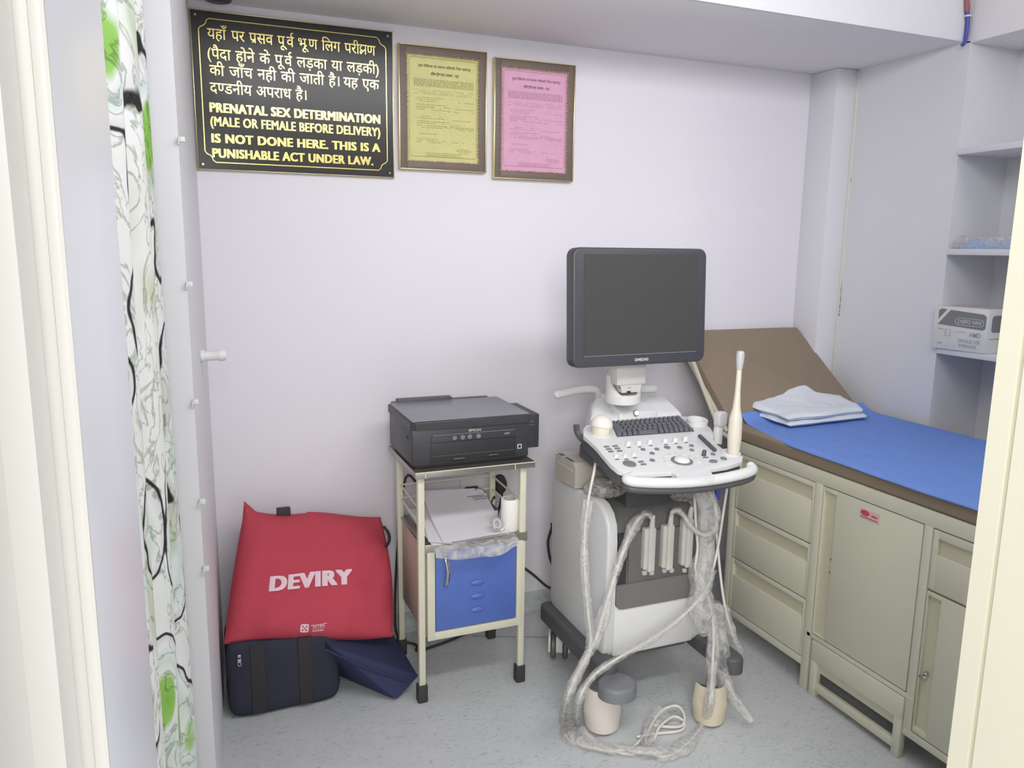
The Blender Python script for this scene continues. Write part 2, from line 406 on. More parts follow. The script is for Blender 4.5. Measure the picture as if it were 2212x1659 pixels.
def hindi(words, gap=0.34, bold=HB):
    """words: list of token lists; tokens are strings or marks: '~r' conjunct r below, '~R' hook above, '~k' ksha, '~h?' half letter"""
    parts = []; pen = 0.0; sw = 0.075+bold*2
    for wd in words:
        for tk in wd:
            if tk == '~r':
                parts.append(stroke2d([(pen-0.13, 0.20), (pen-0.36, 0.03)], sw)); parts[-1] = layer2d(parts[-1], 1); continue
            if tk == '~R':
                x = pen-0.12
                parts.append(stroke2d([(x, 0.62), (x-0.09, 0.70), (x-0.11, 0.79), (x-0.04, 0.86), (x+0.08, 0.86)], sw)); parts[-1] = layer2d(parts[-1], 1); continue
            if tk == '~k':
                k = [stroke2d([(pen, 0.605), (pen+0.62, 0.605)], sw), stroke2d([(pen+0.5, 0.62), (pen+0.5, 0.0)], sw),
                     stroke2d([(pen+0.17, 0.6), (pen+0.16, 0.50), (pen+0.06, 0.44), (pen+0.05, 0.36), (pen+0.13, 0.31), (pen+0.24, 0.29), (pen+0.10, 0.22), (pen+0.04, 0.13), (pen+0.08, 0.05), (pen+0.17, 0.04)], sw*0.9), stroke2d([(pen+0.06, 0.02), (pen+0.20, 0.14), (pen+0.36, 0.26), (pen+0.5, 0.33)], sw)]
                parts += [layer2d(q_, i_) for i_, q_ in enumerate(k)]; pen += 0.60; continue
            fr = None
            if tk.startswith('~h'): fr = 0.68; tk = tk[2:]
            t = text2d(tk, bold)
            if fr: t = clip_right(t, fr)
            a, b, _, _ = bounds(t); parts.append(shift2d(t, pen-a)); pen += (b-a)-0.012
        pen += gap
    return join2d(*parts)

# ================================================================== SETTING
YB = 2.811
struct('floor', MB().box(-1.6, 3.2, -1.6, 2.95, -0.06, 0.0), FLOOR)
struct('wall_back', MB().box(-0.05, 2.98, YB, YB+0.12, 0, 2.95), WALL)
# coved vinyl skirting along the back wall
cv = MB()
prof = [(YB-0.035, 0.0), (YB-0.03, 0.003), (YB-0.012, 0.012), (YB-0.004, 0.032), (YB-0.002, 0.07), (YB, 0.07), (YB, 0.0)]
cv.prism([(y, z) for y, z in prof], 0.02, 2.64, M=Matrix(((0, 0, 1, 0), (1, 0, 0, 0), (0, 1, 0, 0), (0, 0, 0, 1))))
struct('baseboard_back', cv, FLOOR)
seam = MB(); seam.tube([PZ(1020, 1374, 0.0005), PZ(1240, 1378, 0.0005)], 0.0016, 6, smooth=False)
struct('trim_1', seam, DARKREC)
# left wall leaf: inner face slightly out of square, end face towards the door
lw = MB()
lw.prism([(0.02, YB), (-0.02, 1.85), (-0.15, 1.85), (-0.15, YB)], 0, 2.95)
struct('wall_left', lw, WALLG)
struct('wall_left_passage', MB().box(-0.42, -0.36, 0.55, YB, 0, 2.95), WALLG)
# laminate panel just inside the door
struct('wall_right', MB().box(2.64, 2.98, 2.141, YB, 0, 2.255), WALLG)
struct('wall_right_niche', MB().box(2.905, 2.98, 0.6, 2.141, 0, 2.95), WALLG)
struct('trim_2', MB().box(2.53, 2.64, 2.66, YB, 0, 2.255, 0.004), WALLG)
tb = MB(); tb.box(2.632, 2.646, 2.648, 2.668, 0.8, 2.25, 0.003); struct('trim_3', tb, TRIMC)
ck = MB(); rk = random.Random(11)
for (xa_, ya_, xb_, yb_) in ((1846, 322, 1838, 394), (1818, 612, 1812, 682)):
    for k in range(16):
        t0 = k/16; l_ = rk.uniform(0.4, 0.95)/16; w_ = 0.0008+0.0014*t0*rk.random()
        A_ = PY(xa_+(xb_-xa_)*t0, ya_+(yb_-ya_)*t0, 2.6475); B_ = PY(xa_+(xb_-xa_)*(t0+l_), ya_+(yb_-ya_)*(t0+l_), 2.6475); ck.tube([A_, B_], w_, 5, smooth=False)
struct('trim_6', ck, BLACKR)
struct('ceiling_loft', MB().box(-0.15, 2.98, 2.17, YB, 2.255, 2.95, 0.002), CEIL)
struct('trim_4', MB().box(-0.15, 2.64, 2.158, 2.17, 2.255, 2.95, 0.002), FACEW)
struct('trim_5', MB().box(2.64, 2.98, 0.7, 2.158, 2.248, 2.95, 0.002), CEIL)
struct('ceiling', MB().box(-0.42, 2.98, 0.6, YB, 2.95, 3.02), CEIL)

# door frame: stepped steel jambs on both sides, one piece each
def pyx(px, py, y): return PY(px, py, y).x
q = 1000
ya = 0.48; xa0 = pyx(6, q, ya); xa1 = pyx(80, q, ya)
yb = ya
while PY(118, q, yb).x > xa1 and yb < 0.9: yb += 0.001
xb1 = pyx(150, q, yb); xe1 = pyx(181, q, yb)
left = [(xa0, 0.25), (xa0, ya), (xa1, ya), (xa1, yb), (xb1-0.001, yb), (xb1, yb-0.003), (xb1+0.002, yb-0.004), (xe1-0.002, yb-0.004), (xe1, yb-0.002), (xe1, yb+0.002), (-0.30, yb+0.002), (-0.30, 0.25)]
yp = PY(241, 300, 1.0).x; yp = xe1/yp
struct('door_frame_left', MB().prism(left, 0, 2.12), LJAMB)
struct('wall_left_panel', MB().box(-0.14, xe1-0.0005, yb+0.003, yp, 0, 2.95, 0.003), PANEL)
fw = MB(); fw.box(1.02, 2.98, 0.60, 0.695, 0, 2.95); fw.box(-0.42, 1.02, 0.60, 0.70, 2.12, 2.95); fw.box(-0.42, -0.16, yb+0.01, 0.70, 0, 2.12)
struct('wall_front', fw, WALLG)
ye = 0.70; xe0 = pyx(2113, 1100, ye); yr = xe0/pyx(2158, 1100, 1.0)
right = [(xe0, ye), (xe0, yr), (xe0+0.006, yr), (xe0+0.006, yr-0.008), (xe0, yr-0.008), (xe0, 0.585), (xe0+0.16, 0.585), (xe0+0.16, ye)]
struct('door_frame_right', MB().prism(right, 0, 2.12), JAMB)

# shelves of the niche
def shelf(z, label, y0=0.72, y1=2.132, th=0.022, x0=2.628):
    o = obj('niche_shelf', MB().box(x0, 2.905, y0, y1, z-th, z, 0.002), WALLG, cat='shelf', label=label, group='shelves in the wall niche', org=(2.77, 1.4, z-th))
    return o
shelf(1.878, 'empty upper white shelf of the wall niche, above eye level')
shelf(1.514, 'middle white niche shelf holding the folded blue cloth')
shelf(1.140, 'lower white niche shelf under the syringe carton')

# curtain bunched along the left opening
cu = MB()
key = [(1.08, -0.135), (1.13, -0.098), (1.17, -0.086), (1.20, -0.108), (1.23, -0.116), (1.29, -0.083), (1.32, -0.100), (1.36, -0.122), (1.42, -0.079), (1.46, -0.072), (1.50, -0.104), (1.54, -0.128), (1.60, -0.074), (1.65, -0.056), (1.69, -0.072), (1.72, -0.105), (1.76, -0.125)]
kp, _ = catmull([Vector((x, y, 0)) for y, x in key], 8)
def cfn(u, v):
    f = u*(len(kp)-1); i = min(int(f), len(kp)-2); p = kp[i].lerp(kp[i+1], f-i)
    z = 2.6*v+0.03
    return Vector((p.x+0.006*math.sin(z*2.1+u*9)-0.004*(1-v), p.y+0.01*math.sin(z*1.3+2), z))
cu.grid(cfn, 110, 60, (1.3, 2.6))
obj('curtain', cu, CURTAIN, cat='curtain', label='white curtain with green and black agate swirls hanging by the door', org=(-0.09, 1.45, 0.03))
rod = MB(); rod.tube([(-0.095, 1.145, 2.64), (-0.095, 1.845, 2.64)], 0.011, 12, smooth=False)
obj('curtain_rod', rod, CHROME, cat='curtain rod', label='steel rod carrying the patterned curtain near the ceiling', org=(-0.095, 1.5, 2.64))

# cable clips on the edge of the left wall
for (px, py), lb in zip(((390, 302), (407, 614), (420, 868), (435, 1083), (443, 1228)),
        ('topmost small white clip on the left wall edge, beside the black sign', 'small white clip on the left wall edge, second from top',
         'small white clip on the left wall edge, level with the printer', 'small white clip on the left wall edge, level with top of red bag', 'lowest small white clip on left wall edge, level with red bag lettering')):
    p = PY(px, py, 1.846)
    m = MB(); m.box(p.x-0.004, p.x+0.009, 1.838, 1.85, p.z-0.005, p.z+0.006, 0.002); m.tube([(p.x-0.003, 1.84, p.z+0.004), (p.x-0.005, 1.836, p.z-0.010)], 0.0012, 6, smooth=False)
    obj('wall_clip', m, WHITEP, cat='clip', label=lb, group='clips on the left wall edge', org=(p.x, 1.846, p.z))
p = PY(440, 769, 2.3)
hk = thing('wall_peg', 'white cylindrical plastic peg sticking out of the left wall', 'wall peg', (p.x-0.004, 2.3, p.z))
hx = -0.002
m = MB(); m.cyl((hx, 2.3, p.z), 0.018, 0.012, (1, 0, 0), 20, 0.002); obj('base', m, WHITEP, hk)
m = MB(); m.lathe([(0, 0.0), (0.014, 0.0), (0.014, 0.034), (0.0165, 0.038), (0.0165, 0.05), (0.013, 0.056), (0, 0.057)], Matrix.Translation((hx+0.012, 2.3, p.z)) @ rot_to((1, 0, 0.02))); obj('stem', m, WHITEP, hk)

# ring under the loft
pr = PZ(470, -2, 2.247)
rg = thing('ceiling_ring', 'dark grey ring fixed flat under the loft above the black notice board', 'ring', (pr.x, pr.y, 2.255))
m = MB(); m.tube([(pr.x+0.036*math.cos(a*math.pi/14), pr.y+0.036*math.sin(a*math.pi/14), 2.248) for a in range(28)], 0.0065, 10, closed=True, smooth=False)
obj('ring', m, DARKP, rg)
m = MB(); m.cyl((pr.x, pr.y, 2.2535), 0.032, 0.003, (0, 0, 1), 28); obj('base_plate', m, WHITEP, rg)

# ================================================================== WALL SIGN AND CERTIFICATES
SX0, SX1, SZ0, SZ1, SY = 0.022, 0.674, 1.735, 2.228, YB-0.016
sg = thing('notice_board', 'black notice board with gold Hindi and English lettering on back wall', 'sign', ((SX0+SX1)/2, SY, SZ0))
obj('board', MB().box(SX0+0.004, SX1-0.004, SY, YB-0.001, SZ0+0.004, SZ1-0.004), SIGNB, sg)
m = MB()
for a in ((SX0+0.002, SX0+0.0045, SZ0, SZ1), (SX1-0.0045, SX1-0.002, SZ0, SZ1), (SX0, SX1, SZ0+0.002, SZ0+0.0045), (SX0, SX1, SZ1-0.0045, SZ1-0.002)):
    m.box(a[0], a[1], SY-0.003, YB-0.001, a[2], a[3], 0.001)
obj('edge_strip', m, GOLD, sg)
def sgn(y=SY-0.0012):
    return lambda x, z: Vector((x, y, z))
bd = 0.026; a0, a1, b0, b1 = SX0+bd, SX1-bd, SZ0+bd*1.0, SZ1-bd*1.0
loop = []
for (cxx, czz, s0) in ((a1, b1, 0), (a0, b1, 1), (a0, b0, 2), (a1, b0, 3)):
    ux = -1 if s0 in (0, 3) else 1; uz = -1 if s0 in (0, 1) else 1
    arc = [(cxx, czz+uz*0.034), (cxx+ux*0.006, czz+uz*0.026), (cxx+ux*0.015, czz+uz*0.022), (cxx+ux*0.021, czz+uz*0.016), (cxx+ux*0.024, czz+uz*0.006), (cxx+ux*0.032, czz)]
    loop += arc if s0 in (0, 2) else arc[::-1]
t = stroke2d(loop+[loop[0]], 0.0030)
obj('border_line', MB().flat(t, sgn()), GOLDL, sg)
m = MB()
for x in (SX0+0.018, SX1-0.018):
    for z in (SZ0+0.018, SZ1-0.018): obj('screw', MB().cyl((x, SY+0.002, z), 0.004, 0.005, (0, -1, 0), 12, 0.001), CHROME, sg)

H1 = [['यहाँ'], ['पर'], ['प', '~r', 'सव'], ['पू', 'व', '~R'], ['भ', '~r', '\u0942' if False else 'ूण'], ['िलग'], ['परी', '~k', 'ण']]
H1[4] = ['भू', '~r', 'ण']
H2 = [['(पैदा'], ['होने'], ['के'], ['पू', 'व', '~R'], ['लड़का'], ['या'], ['लड़की)']]
H3 = [['की'], ['जाँच'], ['नही'], ['की'], ['जाती'], ['है।'], ['यह'], ['एक']]
H4 = [['द', '~hण', 'डनीय'], ['अपराध'], ['है।']]
def srow(words, pxl, pyl, pxr, pyr, hgt, bold=0.004):
    A = PY(pxl, pyl, SY); B = PY(pxr, pyr, SY)
    t = hindi(words, bold=bold); a, b, c, d = bounds(t); sx = (B.x-A.x)/(b-a)
    zb = (A.z+B.z)/2; sy = hgt/0.62
    return [(A.x+(v[0]-a)*sx, zb+v[1]*sy, lay(v)) for v in t[0]], t[1]
rows = [srow(H1, 448, 86, 811, 117, 0.030), srow(H2, 449, 131, 818, 156, 0.030), srow(H3, 453, 165, 819, 191, 0.030), srow(H4, 454, 202, 662, 214, 0.030)]
obj('hindi_lettering', MB().flat(join2d(*rows), sgn()), GOLDL, sg)
def erow(s, pxl, pyb, pyt, pxr, bold=0.036, d=0.056):
    A = PY(pxl, pyb, SY); T = PY(pxl, pyt, SY); B = PY(pxr, pyb, SY)
    return fit2d(heavy(s, bold, d), A.x, B.x, A.z, T.z)
rows = [erow('PRENATAL SEX DETERMINATION', 453, 242, 221, 821), erow('(MALE OR FEMALE BEFORE DELIVERY)', 455, 278, 251, 821, 0.024, 0.040),
        erow('IS NOT DONE HERE. THIS IS A', 457, 308, 288, 821), erow('PUNISHABLE ACT UNDER LAW.', 459, 340, 320, 806)]
obj('english_lettering', MB().flat(join2d(*rows), sgn()), GOLDL, sg)

def certificate(x0, x1, z0, z1, label, paper, ink, inkd, tilt):
    y1 = YB-0.002; th = 0.022; yf = y1-th
    r = thing('framed_certificate', label, 'framed certificate', ((x0+x1)/2, yf, z0), 'framed certificates on the back wall')
    fwid = 0.030
    def ring(a, b, yA, yB, bev):
        m = MB()
        m.box(x0+a, x0+b, yA, yB, z0+a, z1-a, bev); m.box(x1-b, x1-a, yA, yB, z0+a, z1-a, bev)
        m.box(x0+b-.001, x1-b+.001, yA, yB, z0+a, z0+b, bev); m.box(x0+b-.001, x1-b+.001, yA, yB, z1-b, z1-a, bev); return m
    obj('frame', ring(0.0035, 0.030, yf+0.002, y1, 0.002), FRAMEB, r)
    obj('gold_rim', ring(0.0, 0.0045, yf-0.002, y1, 0.0015), GOLD, r)
    m = MB()
    rr = random.Random(3)
    def beads(p, q2):
        n = int((Vector(q2)-Vector(p)).length/0.008)
        for i in range(n+1):
            c = Vector(p).lerp(Vector(q2), i/max(1, n)); m.ell((c.x+rr.uniform(-.001, .001), yf+0.003, c.y+rr.uniform(-.001, .001)), 0.0034, 0.003, 0.0026, 6)
    e = 0.031
    beads((x0+e, z0+e), (x1-e, z0+e)); beads((x0+e, z1-e), (x1-e, z1-e)); beads((x0+e, z0+e), (x0+e, z1-e)); beads((x1-e, z0+e), (x1-e, z1-e))
    obj('beaded_edge', m, BEADS, r)
    yp = yf+0.009
    sheet_o = obj('paper', MB().box(x0+0.03, x1-0.03, yp, y1-0.001, z0+0.03, z1-0.03), paper, r)
    W = x1-x0; Hh = z1-z0
    f = lambda u, v: Vector((x0+u*W, yp-0.0006, z0+v*Hh))
    # printed border line with round corners
    cs = []
    for (cx_, cz_, a_) in ((0.86, 0.885, 0), (0.15, 0.885, 90), (0.15, 0.135, 180), (0.86, 0.135, 270)):
        for k in range(6):
            an = math.radians(a_+k*18); cs.append((cx_+0.028*math.cos(an), cz_+0.022*math.sin(an)))
    t1 = stroke2d(cs+[cs[0]], 0.006)
    lines = [t1]
    def dashes(v, u0, u1, wdt, dens=0.8):
        u = u0
        while u < u1:
            l = rr.uniform(0.015, 0.05); 
            if rr.random() < dens: lines.append(stroke2d([(u, v), (min(u1, u+l), v)], wdt))
            u += l+0.008
    for k in range(5): dashes(0.735-k*0.0125, 0.17, 0.85, 0.008, 0.97)
    for k in range(3): dashes(0.65-k*0.014, 0.17, 0.85, 0.004, 0.7)
    for base, n in ((0.59, 3), (0.535, 2), (0.51, 2), (0.44, 2), (0.40, 2), (0.365, 2), (0.30, 1), (0.26, 3)):
        for k in range(n): dashes(base-k*0.015, 0.20, rr.uniform(0.42, 0.6), 0.005, 0.8)
        if n > 1: dashes(base-0.02, 0.55, 0.85, 0.005, 0.6)
    dashes(0.365, 0.52, 0.86, 0.006, 0.9); dashes(0.355, 0.52, 0.86, 0.004, 0.9)
    dashes(0.185, 0.66, 0.80, 0.006, 0.9); dashes(0.172, 0.60, 0.84, 0.006, 0.95); dashes(0.158, 0.68, 0.80, 0.005, 0.8)
    lines.append(stroke2d([(0.30, 0.145), (0.72, 0.145), (0.72, 0.12), (0.30, 0.12), (0.30, 0.145)], 0.004)); dashes(0.132, 0.32, 0.70, 0.008, 0.9)
    obj('printed_text', MB().flat(join2d(*lines), f), ink, r)
    T1 = hindi([['मु', '~hख', 'य'], ['िच', 'िक', '~hत', 'सा'], ['एवं'], ['~hस', 'वा', '~hस', '~hथ', 'य'], ['अधिका'.replace('धि', 'िध'), 'री,'], ['िजला'], ['सहारनपुर']], bold=0.02)
    T2 = hindi([['र', 'िज', '~hस', 'टी', '~r', 'करण'], ['प', '~r', 'माण'], ['-'], ['प', 'त', '~r']], bold=0.03)
    tt = join2d(fit2d(T1, 0.22, 0.82, 0.825, 0.858), fit2d(T2, 0.36, 0.68, 0.77, 0.80))
    obj('printed_heading', MB().flat(tt, f), inkd, r)
    obj('glass', MB().box(x0+0.028, x1-0.028, yp-0.004, yp-0.003, z0+0.028, z1-0.028), FILMG, r)
    return r
certificate(0.690, 1.018, 1.769, 2.193, 'framed yellow certificate on the back wall, beside the black notice board', YELLOWC, YINK, YINKD, 0)
certificate(1.047, 1.376, 1.752, 2.181, 'framed pink certificate on the back wall', PINKC, PINK2, PINKD, 0)

# ================================================================== SOCKET ON BACK WALL
p = PY(1045, 1055, YB)
sk = thing('switch_socket', 'white wall switch socket with black inlet behind the printer trolley', 'wall socket', (1.03, YB, 0.50))
obj('plate', MB().box(0.925, 1.135, YB-0.012, YB-0.0005, 0.485, 0.605, 0.004), SOCKETW, sk)
hc = PY(1018, 1060, YB-0.013)
hexp = [(0.034, 0), (0.024, 0.018), (-0.024, 0.018), (-0.034, 0), (-0.024, -0.018), (0.024, -0.018)]
m = MB(); m.prism(hexp, 0, 0.006, 0.001, M=Matrix.Translation((hc.x, YB-0.012, hc.z)) @ rot_to((0, -1, 0))); obj('socket_face', m, BLACKP, sk)
for k in range(2):
    obj('switch', MB().box(1.02+k*0.024, 1.04+k*0.024, YB-0.017, YB-0.012, 0.535, 0.575, 0.002), SOCKETW, sk)
pg = PY(1083, 1048, YB-0.04)
pl = thing('power_plug', 'large black plug in the socket behind the paper roll', 'plug', (pg.x, YB-0.013, pg.z))
m = MB(); m.lathe([(0, 0), (0.026, 0), (0.028, 0.012), (0.024, 0.03), (0.018, 0.042), (0, 0.046)], Matrix.Translation((pg.x, YB-0.012, pg.z)) @ rot_to((0, -1, 0)) @ Matrix.Scale(1.45, 4, (0, 1, 0)))
obj('plug_body', m, BLACKR, pl)
m = MB(); m.tube([(pg.x, YB-0.05, pg.z-0.02), (pg.x-0.004, YB-0.045, pg.z-0.07), (pg.x-0.02, YB-0.04, pg.z-0.16), (pg.x+0.03, YB-0.035, pg.z-0.24), (1.10, YB-0.04, 0.28), PY(1150, 1240, YB-0.05), PY(1190, 1270, YB-0.08), (1.30, YB-0.13, 0.20)], 0.0055, 8)
obj('power_cord', m, BLACKR, pl)
# ================================================================== PRINTER TROLLEY
TX0, TX1, TY0, TY1 = 0.610, 1.000, 2.290, 2.640
tr = thing('instrument_trolley', 'cream metal trolley with blue cabinet door, carrying the black printer', 'trolley', (0.805, 2.46, 0))
m = MB(); m.box(TX0-0.006, TX1+0.008, TY0-0.012, TY1+0.008, 0.782, 0.799, 0.003); obj('top_shelf', m, DARKSTEEL, tr)
m = MB(); m.box(TX0-0.008, TX1+0.010, TY0-0.0145, TY0-0.0125, 0.780, 0.800, 0.0008); m.box(TX0-0.0085, TX0-0.0065, TY0-0.014, TY1+0.008, 0.780, 0.800, 0.0008); m.box(TX1+0.0085, TX1+0.0105, TY0-0.014, TY1+0.008, 0.780, 0.800, 0.0008); obj('steel_edging', m, STEEL, tr)
m = MB(); m.box(TX0-0.008, TX1+0.010, TY0-0.0152, TY0-0.0140, 0.7975, 0.8005)  # pale strip paints the highlight along the shelf edge; notch lines follow
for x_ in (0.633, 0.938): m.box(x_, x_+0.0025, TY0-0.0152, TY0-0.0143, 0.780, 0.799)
obj('edge_highlight', m, CREAM, tr)
legs = ((0.614, 2.293), (0.966, 2.293), (0.625, 2.615), (0.978, 2.615))
for (x, y) in legs:
    obj('leg', MB().box(x, x+0.022, y, y+0.022, 0.02, 0.776, 0.003), CREAM, tr)
    obj('rubber_foot', MB().box(x-0.006, x+0.028, y-0.006, y+0.028, 0.0, 0.062, 0.005), BLACKR, tr)
m = MB(); m.box(0.637, 0.968, 2.300, 2.628, 0.528, 0.540, 0.002); m.box(0.635, 0.995, 2.290, 2.302, 0.520, 0.552, 0.003); obj('middle_shelf', m, STEEL, tr)
m = MB()
for z in (0.655, 0.605):
    m.tube([(0.632, 2.315, z), (0.640, 2.62, z)], 0.0035, 8, smooth=False); m.tube([(0.645, 2.628, z), (0.985, 2.628, z)], 0.0035, 8, smooth=False); m.tube([(0.978, 2.315, z), (0.988, 2.62, z)], 0.0035, 8, smooth=False)
obj('guard_rail', m, CREAM, tr)
# cabinet
m = MB(); m.box(0.640, 0.650, 2.305, 2.615, 0.225, 0.526, 0.001); m.box(0.972, 0.982, 2.305, 2.615, 0.225, 0.526, 0.001); m.box(0.640, 0.98, 2.606, 2.615, 0.225, 0.526)
obj('side_panel', m, PLY, tr)
m = MB(); m.box(0.642, 0.668, 2.288, 2.308, 0.218, 0.525, 0.002); m.box(0.955, 0.978, 2.288, 2.308, 0.218, 0.525, 0.002); m.box(0.642, 0.978, 2.288, 2.308, 0.218, 0.245, 0.002); m.box(0.65, 0.97, 2.30, 2.61, 0.222, 0.232)
obj('cabinet_frame', m, CREAM, tr)
dr = obj('door', MB().box(0.670, 0.953, 2.290, 2.304, 0.248, 0.523, 0.002), BLUEDOOR, tr)
m = MB(); m.tube([(0.701, 2.290, 0.512), (0.702, 2.274, 0.500), (0.706, 2.266, 0.462), (0.704, 2.274, 0.418), (0.702, 2.290, 0.406)], lambda t: (0.0068, 0.0042), 10); obj('handle', m, CHROME, dr)
for k in range(3):
    z = 0.398-k*0.048; m = MB(); m.ell((0.815, 2.290, z), 0.026, 0.008, 0.010, 16); obj('vent', m, BLUEDOOR, dr)
# papers, roll, clip and bag on the middle shelf
def paper_sheet(corners, z0, label, lift=0.0, seed=0):
    c = [Vector(p) for p in corners]
    def fn(u, v):
        p = c[0].lerp(c[1], u).lerp(c[3].lerp(c[2], u), v)
        p = p + Vector((0, 0, 0.002*noise.noise((u*2+seed, v*2, seed))+lift*v*v)); return p, Vector((0, 0, 1))
    return MB().shell(fn, 10, 10, 0.0008)
zt = 0.553
pp = thing('paper_stack', 'stack of loose white printed papers on trolley middle shelf', 'papers', (0.80, 2.45, zt))
obj('sheet', paper_sheet([(0.655, 2.275, zt+0.002), (0.925, 2.285, zt+0.002), (0.925, 2.60, zt+0.004), (0.655, 2.60, zt+0.004)], zt, '', 0.012, 2), PAPER, pp)
obj('sheet', paper_sheet([(0.690, 2.268, zt+0.010), (0.922, 2.280, zt+0.010), (0.945, 2.600, zt+0.014), (0.715, 2.625, zt+0.020)], zt, '', 0.052, 5), PAPER, pp)
obj('sheet', paper_sheet([(0.650, 2.300, zt+0.006), (0.715, 2.262, zt+0.006), (0.86, 2.50, zt+0.016), (0.70, 2.60, zt+0.020)], zt, '', 0.012, 9), PAPER, pp)
def topz(u): return zt+0.0155+0.054*u*u
T = fit2d(text2d('Ultraway'), 0.0, 0.07, 0.0, 0.014)
arcp = stroke2d([(0.055+0.018*math.cos(math.radians(a)), 0.02+0.014*math.sin(math.radians(a))) for a in range(140, -31, -17)], 0.004)
hl = [arcp]; rr = random.Random(5)
for (y, x0_, x1_) in ((0.006, 0.0, 0.06), (0.000, 0.015, 0.07), (-0.008, 0.02, 0.075)):
    u = x0_
    while u < x1_:
        l = rr.uniform(0.004, 0.009); hl.append(stroke2d([(u, y), (u+l, y)], 0.003)); u += l+0.002
obj('letterhead', MB().flat(join2d(*hl), lambda x, y: Vector((0.865+x, 2.535+y*1.5, topz((2.535+y*1.5-2.27)/0.315)+0.0015))), INK, pp)
rl = thing('paper_roll', 'white paper roll standing upright on the trolley shelf', 'paper roll', (0.943, 2.325, 0.5535))
rc = Matrix.Translation((0.943, 2.330, 0.5535))
m = MB(); m.lathe([(0.015, 0.0), (0.029, 0.0), (0.030, 0.002), (0.030, 0.108), (0.029, 0.110), (0.020, 0.110)], rc, 32); obj('paper', m, ROLLW, rl)
m = MB(); m.lathe([(0.020, 0.0), (0.0205, 0.110), (0.0185, 0.110), (0.0165, 0.0)], rc, 28); obj('core', m, BEIGE, rl)
m = MB(); m.tube([(0.918, 2.305, 0.575), (0.900, 2.285, 0.574), (0.893, 2.280, 0.573)], 0.004, 8); obj('paper_tail', m, ROLLW, rl)
tp = thing('tape_roll', 'small clear tape roll with white core beside the paper roll', 'tape', (0.882, 2.30, 0.574))
m = MB(); M_ = Matrix.Translation((0.882, 2.295, 0.592)) @ Matrix.Rotation(math.radians(65), 4, Vector((1, 0.2, 0)))
m.lathe([(0.014, -0.006), (0.022, -0.006), (0.022, 0.006), (0.014, 0.006), (0.014, -0.006)], M_, 28); obj('tape', m, FILMP, tp)
m = MB(); m.lathe([(0.012, -0.007), (0.0145, -0.007), (0.0145, 0.007), (0.012, 0.007), (0.012, -0.007)], M_, 28); obj('core', m, WHITEP, tp)
def bagfn(u, v):
    x = 0.655+u*0.29; y = 2.300-0.050*math.sin(v*2.2); z = 0.553-0.046*v*v*(0.55+0.45*math.sin(u*math.pi))
    n = noise.noise((u*6, v*4, 3.3))
    return Vector((x, y-0.022*v*v+0.010*n*v, z+0.006*n)), Vector((0, -1, 0.3)).normalized()
obj('polythene_sheet', MB().shell(bagfn, 40, 14, 0.0006), FILM, cat='polythene sheet', label='clear polythene sheet drooping over the trolley shelf edge below the papers', org=(0.8, 2.28, 0.5))
dv = thing('adapter', 'small dark power adapter behind the papers on trolley shelf', 'adapter', (0.945, 2.53, 0.5405))
obj('casing', MB().box(0.925, 0.965, 2.49, 2.56, 0.5405, 0.572, 0.004), DARKP, dv)
m = MB(); m.tube([(0.96, 2.56, 0.565), (0.99, 2.60, 0.58), (1.01, 2.66, 0.52), (1.02, 2.74, 0.44)], 0.003, 8); obj('cord', m, BLACKR, dv)
obj('label_strip', MB().box(0.928, 0.962, 2.4886, 2.4899, 0.546, 0.566), PAPER, dv)
# cables behind and under the trolley
m = MB(); m.tube([PY(908, 1055, 2.67), (0.675, 2.69, 0.66), (0.655, 2.74, 0.40), (0.635, 2.72, 0.15), (0.640, 2.70, 0.03), (0.70, 2.66, 0.006), PZ(905, 1405, 0.006), PZ(980, 1380, 0.006), (0.98, 2.72, 0.01), (1.0, 2.76, 0.02)], 0.005, 8)
obj('printer_cord', m, BLACKR, cat='cable', label='black power cord trailing from the printer down behind trolley legs', org=(0.65, 2.7, 0.0))

# ================================================================== PRINTER
PXa, PXb, PYa, PYb, Pz0, Pz1 = 0.602, 1.002, 2.312, 2.625, 0.803, 0.955
pt = thing('inkjet_printer', 'black inkjet printer with side ink tank on the trolley top', 'printer', (0.81, 2.46, 0.7995))
m = MB(); m.box(PXa, PXb, PYa, PYb, Pz0+0.006, Pz1-0.026, 0.006); m.box(PXa+0.012, PXb-0.012, PYa+0.012, PYb-0.02, 0.8, Pz0+0.01, 0.003); obj('body', m, BLACKP, pt)
m = MB(); m.prism([(PXa-0.004, PYa+0.010), (PXa+0.012, PYa-0.004), (PXb-0.004, PYa-0.004), (PXb+0.006, PYa+0.010), (PXb+0.006, PYb), (PXa-0.004, PYb)], Pz1-0.028, Pz1, 0.006, 3)
lid = obj('scanner_lid', m, BLACKP, pt)
m = MB(); m.box(PXa+0.001, PXb+0.001, PYa+0.001, PYb-0.004, Pz1-0.001, Pz1+0.0025, 0.0015); obj('lid_plate', m, mat('dusty_grey_plastic', (136, 136, 142), 0.35, var=0.08, scale=10), lid)
m = MB(); m.box(PXa+0.03, PXa+0.23, PYb-0.004, PYb+0.03, Pz1-0.02, Pz1+0.012, 0.003); m.box(PXa+0.01, PXb-0.03, PYb-0.002, PYb+0.02, Pz1-0.05, Pz1+0.004, 0.003); obj('paper_feeder', m, DARKP, pt)
yf = PYa-0.0008
A = PY(933, 940, yf); B = PY(1112, 927, yf); C1 = PY(1113, 946, yf); D1 = PY(927, 960, yf)
cp = MB(); cp.prism([(A.x+0.002, 0.908), (B.x, 0.908), (B.x+0.002, 0.884), (A.x-0.005, 0.884)], 0, 0.004, 0.001, M=Matrix(((1, 0, 0, 0), (0, 0, -1, PYa), (0, 1, 0, 0), (0, 0, 0, 1))))
